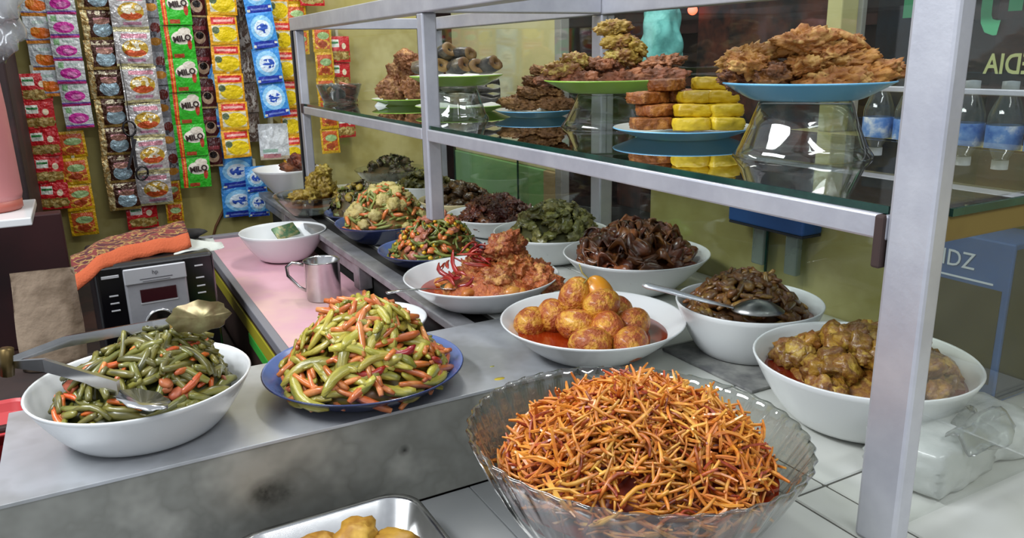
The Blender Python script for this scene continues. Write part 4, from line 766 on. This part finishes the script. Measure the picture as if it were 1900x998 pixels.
TWO = pm('orange_hem', '#b3542f', .9, bump=.4, bscale=300); TWP = pm('batik_pattern', '#4a1c22', .9, c2='#9a7c44', scale=75, c3='#6b2a28', lo=.45, hi=.56, detail=1, stretch=(1, 1.6, 1))
tw = ob('towel', mesh('towel', vs, fs, [TWO, TWP], True, mi), label='maroon patterned towel with an orange hem on the computer case', cat='towel')
md = tw.modifiers.new('thick', 'SOLIDIFY'); md.thickness = .005
# brown paper bag
bgp = pm('brown_paper', '#857362', .85, c2='#74624f', scale=10, c3='#93806c', bump=1.0, bscale=38)
def bag(nm, w_, h_, d_, seed):
    vs, fs = [], []; n = 12
    for s in (-1, 1):
        for j in range(n):
            for i in range(n):
                u = i / (n - 1) - .5; v = j / (n - 1); pf = d_ * (1 - (2 * abs(u)) ** 3) * (1 - .9 * v); vs.append((u * w_ * (1 + .04 * math.sin(v * 5)), s * pf + .004 * noise.noise(Vector((u * 9, v * 9, seed + s))), v * h_))
    for s in range(2):
        for j in range(n - 1):
            for i in range(n - 1): a = s * n * n + j * n + i; f = (a, a + 1, a + n + 1, a + n); fs.append(f if s == 0 else f[::-1])
    for j in range(n - 1):
        for i in (0, n - 1): a = j * n + i; fs.append((a, a + n, a + n + n * n, a + n * n))
    for i in range(n - 1): fs.append((i, i + n * n, i + 1 + n * n, i + 1))
    return mesh(nm, vs, fs, bgp)
ob('side_stool', box('stl', (-.25, 1.1, -.9), (-.005, 1.34, -.0602), DARKW, .004), label='dark wooden stand under the brown paper bag', cat='stand')
ob('paper_bag', bag('pbag', .085, .148, .02, 2), (-.082, 1.30, -.06), (-.05, .03, .05), label='crumpled brown paper bag left of the computer case', cat='bag')
rb = thing('red_basket', 'red plastic basket at the left edge behind the steel step', 'basket', (-.17, 1.06, -.119))
RED = pm('red_plastic', '#b3262a', .4, coat=.2)
ob('basket_bowl', loft('bkb', [(rrect(.055, .045, .02), 0), (rrect(.065, .053, .022), .085), (rrect(.069, .057, .024), .088), (rrect(.066, .054, .022), .09), (rrect(.053, .043, .019), .004)], RED), parent=rb)
for k in range(5): ob('slat', box('slt', (-.06 + .026 * k, -.0565, .02), (-.046 + .026 * k, -.053, .08), RED, .001), parent=rb)
ob('basket_table', box('bkt', (-.5, .99, -.9), (-.1, 1.095, -.1195), DARKW, .003), label='dark low table under the red basket', cat='table')
# cabinet, dark shelves and flask at the far left
ob('dark_cabinet', box('dkc', (-.9, 1.95, -.2), (-.115, 2.38, .75), pm('dark_red_wood', '#2b1414', .6, c2='#1d0f10', scale=6, c3='#3d1a1a'), .004), label='dark red brown cabinet behind the flask', cat='cabinet')
ob('maroon_backboard', box('dkp', (-.5, 1.86, -.2), (-.06, 1.9, .08), pm('maroon_board', '#3a1416', .6, c2='#241012', scale=5), .003), label='dark maroon board below the white wall shelf', cat='board')
ob('wall_shelf', box('wsh', (-.45, 1.58, .108), (-.096, 1.80, .122), WHITE, .002), label='white shelf carrying the pink flask', cat='shelf')
fk = thing('vacuum_flask', 'large salmon pink flask on the white shelf at the left edge', 'flask', (-.165, 1.70, .1225))
PNK = pm('salmon_plastic', '#c98384', .45, c2='#c27a7c', scale=5)
ob('flask_body', lathe('fkb', [(.0005, .018), (.053, .018), (.056, .03), (.054, .18), (.050, .28), (.046, .3), (.0005, .3)], PNK, 48), parent=fk)
ob('flask_base', lathe('fkf', [(.0005, 0), (.050, 0), (.0535, .004), (.0535, .019), (.0005, .019)], pm('dark_salmon', '#a85a4e', .45), 48), parent=fk)
ob('flask_lid', lathe('fkl', [(.046, .3), (.047, .31), (.04, .335), (.0005, .34)], PNK, 48), parent=fk)
film = glass('bag_film', '#d9dbdd', 3.0, .12, 1.5, haze=.22, hazecol='#e6e9ec')
ob('plastic_bag', lump('pbg', film, 420, 4, (.06, .05, .10), .35, 1.8, .12, 5), (-.125, 1.76, .49), label='crumpled clear plastic bag above the pink flask', cat='bag')

# ------------------------------------------------------------------ sachet strips on the wall
def sachet_mat(name, base, ops, rough=.28, wob=.02, metal=0):
    if name in MATS: return MATS[name]
    t = NT(name); uv = t.n('ShaderNodeTexCoord').outputs['UV']; oi = t.n('ShaderNodeObjectInfo').outputs['Random']
    nz = t.n('ShaderNodeTexNoise', noise_dimensions='4D', i_Vector=uv, i_W=t.math('MULTIPLY', oi, 9.0), i_Scale=7.0, i_Detail=3.0)
    sp = t.n('ShaderNodeSeparateXYZ', i_0=uv); sn = t.n('ShaderNodeSeparateColor', i_0=nz.outputs[1])
    u = t.math('ADD', sp.outputs[0], t.math('MULTIPLY_ADD', sn.outputs[0], wob * 2, -wob)); v = t.math('ADD', sp.outputs[1], t.math('MULTIPLY_ADD', sn.outputs[1], wob * 2, -wob))
    col = lin(base)
    for op in ops:
        if op[0] == 'r':
            _, u0, u1, v0, v1, c = op; f = t.math('MULTIPLY', t.math('COMPARE', u, (u0 + u1) / 2, (u1 - u0) / 2), t.math('COMPARE', v, (v0 + v1) / 2, (v1 - v0) / 2))
        else:
            _, cx, cy, rx, ry, c = op
            a = t.math('POWER', t.math('ABSOLUTE', t.math('MULTIPLY_ADD', u, 1 / rx, -cx / rx)), 2.0); b_ = t.math('POWER', t.math('ABSOLUTE', t.math('MULTIPLY_ADD', v, 1 / ry, -cy / ry)), 2.0)
            f = t.math('LESS_THAN', t.math('ADD', a, b_), 1.0)
            if op[0] == 'n': f = t.math('MULTIPLY', f, t.math('GREATER_THAN', sn.outputs[2], .5))
        col = t.mix(f, col, lin(c))
    if isinstance(col, tuple): t.b.inputs['Base Color'].default_value = col
    else: t.l(col, t.b.inputs['Base Color'])
    t.b.inputs['Roughness'].default_value = rough; t.b.inputs['Metallic'].default_value = metal
    nb = t.n('ShaderNodeTexNoise', noise_dimensions='4D', i_Vector=uv, i_W=t.math('MULTIPLY', oi, 5.0), i_Scale=5.0, i_Detail=2.0)
    t.l(t.n('ShaderNodeBump', i_Strength=.9, i_Distance=.008, i_Height=nb.outputs[0]).outputs[0], t.b.inputs['Normal'])
    MATS[name] = t.m; return t.m
SM = {}
def sachet_mesh(mat, w_, h_):
    k = (mat.name, round(w_, 3), round(h_, 3))
    if k in SM: return SM[k]
    nu, nv = 6, 7; vs, fs = [], []
    for s in (-1, 1):
        for j in range(nv):
            for i in range(nu):
                u = i / (nu - 1); v = j / (nv - 1); pf = .006 * (max(0, math.sin(u * PI)) * max(0, math.sin(v * PI))) ** .6 + .0005
                if s == 1: pf = min(pf, .003)
                vs.append(((u - .5) * w_, s * pf, (v - 1) * h_))
    for s in range(2):
        for j in range(nv - 1):
            for i in range(nu - 1): a = s * nu * nv + j * nu + i; f = (a, a + 1, a + nu + 1, a + nu); fs.append(f if s == 0 else f[::-1])
    m = mesh('sachet', vs, fs, mat); ul = m.uv_layers.new(name='UVMap')
    for p in m.polygons:
        for li in p.loop_indices:
            q = m.loops[li].vertex_index % (nu * nv); ul.data[li].uv = ((q % nu) / (nu - 1), (q // nu) / (nv - 1))
    SM[k] = m; return m
def strip(label, x, ztop, n, mat, w_, h_, y=2.405, lean=0, extra=None, jit=.06, group=None, gap=.0):
    s = thing('sachet_strip', label, 'sachets', (x, y, ztop), (0, lean, 0)); rg = random.Random(int(x * 1000) + n)
    for i in range(n):
        o = ob('sachet', sachet_mesh(mat, w_, h_), (rg.uniform(-.002, .002), rg.uniform(-.004, .004), -i * (h_ + gap)), (rg.uniform(-jit, jit), rg.uniform(-jit, jit) * .5, rg.uniform(-jit, jit) * 2), parent=s)
        if extra: extra(o, i)
    ob('hanging_tape', box('tape', (-.004, .004, -n * h_ * .5), (.004, 2.448 - y, .02), pm('clear_tape', '#b9b49a', .4), .0005, 1), parent=s)
    return s
mG = sachet_mat('green_malt', '#35b52c', [('r', 0, .10, 0, 1, '#2ea32a'), ('r', .10, .24, 0, 1, '#d8401f'), ('r', .17, .205, 0, 1, '#e8a02a'), ('r', .3, .62, .03, .15, '#b04a2c'), ('e', .62, .62, .34, .2, '#e6ded0'), ('e', .72, .8, .2, .12, '#d9cfc0'), ('e', .84, .42, .07, .16, '#b8402e')])
BRT = pm('brown_print', '#2a1512', .5)
miloM = text_mesh('lettering', 'MILO', .021, BRT, .0002, False, .0009, .95)
def put_milo(o, i): q = ob('lettering', miloM, parent=o); q.matrix_basis = Matrix(((1, 0, 0, .009), (0, 0, -1, -.0085), (0, 1, 0, -.036), (0, 0, 0, 1))) @ Matrix.Rotation(.12, 4, 'Z')
mO = sachet_mat('orange_juice', '#c9d0d2', [('r', 0, 1, 0, .12, '#dc8a2e'), ('r', 0, 1, .12, .16, '#7d7fb8'), ('e', .55, .38, .36, .2, '#e2701a'), ('e', .35, .48, .16, .12, '#e58a2e'), ('r', .3, .7, .72, .84, '#a9bcb4'), ('r', .8, 1, .8, 1, '#7fb87a')])
mP = sachet_mat('pink_guava', '#d3d8d8', [('r', 0, 1, 0, .1, '#d43a86'), ('r', 0, 1, .1, .16, '#8a68c8'), ('e', .5, .45, .36, .24, '#d838a8'), ('e', .55, .42, .18, .12, '#e88ac8'), ('r', .1, .3, .7, .95, '#8fbf8a'), ('r', .4, .8, .8, .9, '#a8b8b0')])
mR = sachet_mat('red_seasoning', '#c22026', [('r', .12, .5, .58, .88, '#d9dcd0'), ('r', .14, .48, .72, .8, '#2f7a3a'), ('e', .72, .62, .1, .12, '#e8d8b8'), ('n', .5, .25, .5, .2, '#a8a05a'), ('r', .1, .95, .1, .42, '#9a7a3a'), ('n', .5, .26, .4, .16, '#c9b070')])
mY = sachet_mat('yellow_flour', '#d8a81a', [('r', .1, .9, .12, .9, '#c85a2a'), ('e', .55, .62, .32, .14, '#9ab87a'), ('n', .5, .3, .4, .18, '#e8b040'), ('e', .5, .3, .25, .12, '#a84420')])
mC = sachet_mat('gold_coffee', '#4d2e20', [('r', 0, .2, 0, 1, '#b8975a'), ('r', 0, 1, 0, .1, '#a88a4a'), ('e', .6, .36, .3, .26, '#a9c4cf'), ('r', .35, .85, .62, .74, '#c98a90'), ('e', .6, .62, .26, .1, '#a87a6a'), ('n', .5, .9, .5, .07, '#cfc2a4'), ('n', .12, .5, .1, .5, '#e0cf9a')], .2, .03, .35)
mB = sachet_mat('silver_noodle', '#c3c0be', [('r', 0, 1, .0, .07, '#c9c08a'), ('r', 0, 1, .93, 1, '#d0c898'), ('e', .55, .48, .36, .24, '#c9a23a'), ('e', .55, .36, .3, .1, '#c8562a'), ('n', .55, .55, .3, .14, '#f0e6c8'), ('r', .2, .9, .76, .88, '#c98a98'), ('r', .3, .8, .12, .2, '#b8849a')], .2, .03, .35)
mS = sachet_mat('silver_coffee', '#a5a6ab', [('e', .5, .3, .3, .12, '#d8943a'), ('e', .6, .7, .25, .16, '#7a2f28'), ('n', .5, .5, .4, .1, '#5a5a60')], .25)
mD = sachet_mat('maroon_coffee', '#4a1c1e', [('e', .55, .35, .3, .2, '#b89a80'), ('e', .55, .42, .2, .12, '#1d1412'), ('r', .15, .9, .6, .72, '#8a3a40'), ('r', 0, 1, 0, .06, '#b8a070')], .25)
mN = sachet_mat('yellow_pineapple', '#e0a01e', [('r', .1, .93, .7, .94, '#c8302a'), ('r', .18, .85, .78, .86, '#e0a49a'), ('r', .1, .93, .08, .66, '#d8d2b8'), ('e', .55, .36, .4, .26, '#e6c81c'), ('e', .22, .5, .12, .12, '#5a6a4a'), ('r', .1, .93, .06, .12, '#dcb030')])
mF = sachet_mat('blue_milk', '#3f8fd8', [('e', .5, .56, .42, .36, '#8ac4ea'), ('e', .5, .55, .3, .24, '#d5e4f0'), ('n', .52, .55, .24, .14, '#2a4fb0'), ('e', .5, .54, .2, .035, '#3358b8'), ('r', .08, .95, .0, .2, '#2c3fa8'), ('r', .2, .8, .07, .12, '#6f86d0'), ('r', .05, .16, .03, .1, '#d8d8c8'), ('r', .85, .97, .1, .17, '#d8d8c8')])
mK = sachet_mat('brown_mix', '#8a8078', [('r', 0, 1, .8, 1, '#6b5a50'), ('e', .5, .4, .35, .25, '#b8b0a8'), ('n', .5, .5, .5, .5, '#5a463c')], .3)
mZ = sachet_mat('clear_salt', '#c5c9cc', [('r', 0, 1, .0, .1, '#b8a890'), ('n', .5, .5, .5, .45, '#dfe3e6'), ('r', .1, .6, .2, .3, '#9ab8a8'), ('r', .1, .7, .05, .16, '#b87a80')], .2)
strip('strip of white sachets with orange fruit at the far left of the wall', -.053, .56, 4, mO, .066, .066, 2.40)
strip('strip of pink fruit sachets right of the orange ones', .000, .555, 6, mP, .066, .057, 2.385)
strip('strip of red seasoning sachets hanging below the orange fruit ones', -.086, .355, 5, mR, .072, .070, 2.395)
strip('strip of yellow and orange flour sachets hanging below the pink ones', -.027, .205, 4, mY, .066, .070, 2.40)
strip('strip of gold and brown coffee sachets with pale blue cups', .080, .585, 8, mC, .078, .075, 2.395)
strip('strip of silver sachets with a golden noodle bowl picture', .158, .555, 6, mB, .088, .094, 2.38)
strip('strip of silver coffee sachets just left of the green strip', .213, .58, 6, mS, .05, .088, 2.41)
strip('strip of green malt drink sachets with red edge stripes', .268, .560, 6, mG, .082, .088, 2.375, extra=put_milo)
strip('strip of narrow maroon coffee sachets right of the green strip', .325, .575, 6, mD, .052, .082, 2.405)
strip('strip of yellow pineapple drink sachets with red labels', .388, .575, 6, mN, .078, .078, 2.375)
strip('strip of blue milk sachets hanging behind the yellow pineapple strip', .385, .455, 6, mF, .098, .088, 2.415)
strip('short strip of blue milk sachets ending lowest beside the yellow ones', .437, .075, 2, mF, .06, .075, 2.40)
strip('strip of grey brown sachets left of the leaning blue strip', .445, .57, 5, mK, .045, .085, 2.41)
strip('leaning strip of bright blue milk sachets at the right of the wall', .477, .60, 4, mF, .075, .096, 2.37, lean=-.09)
strip('clear salt pouch hanging below the leaning blue strip', .500, .195, 1, mZ, .085, .105, 2.40)
strip('strip of yellow drink sachets at the left side of the display case', .553, .565, 6, mN, .058, .082, 2.40)
strip('strip of red and yellow sachets behind the top corner of the case', .60, .60, 3, mY, .06, .07, 2.41)
strip('strip of green and red sachets above the top corner of the case', .645, .60, 1, mR, .07, .075, 2.39)
strip('strip of yellow and red sachets seen through the end glass, left one', .668, .47, 5, mY, .055, .075, 2.40)
strip('strip of red sachets seen through the end glass, right one', .718, .44, 4, mR, .065, .075, 2.41)
strip('red sachets low on the wall above the patterned towel', .118, -.005, 1, mR, .08, .07, 2.41)
strip('brown and orange sachet low on the wall right of the towel', .205, .05, 2, mY, .045, .06, 2.41)
# scissors on a cord
sc = thing('scissors', 'black handled scissors hanging in front of the gold sachets', 'scissors', (.118, 2.33, .225))
def ring(nm, r, t_, sz=1.3): return tube(nm, [(r * math.cos(a * PI / 8), 0, r * sz * math.sin(a * PI / 8)) for a in range(17)], t_, BLACK, 6)
ob('handle_ring', ring('hr', .015, .003), (-.003, 0, -.016), parent=sc); ob('handle_ring', ring('hr2', .014, .003), (.012, -.004, -.135), (0, .4, 0), parent=sc)
ob('blade', box('bl', (-.003, -.001, -.12), (.004, .001, -.036), pm('dark_steel', '#4a4a4e', .3, .8), .001), parent=sc); ob('blade', box('bl2', (-.003, -.003, -.12), (.004, -.0015, -.036), MATS['dark_steel'], .001), (.02, 0, -.01), (0, .35, 0), parent=sc)
ob('cord', tube('scd', [(0, 0, 0), (.002, .02, .08), (0, .06, .2)], .0012, BLACK, 5), parent=sc)
ob('wall_cable', tube('wcb', [(.29, 2.446, -.17), (.315, 2.446, -.10), (.345, 2.446, -.05)], .004, pm('brown_cable', '#6b4424', .6), 6), label='brown cable running up the yellow wall behind the pink table', cat='cable')
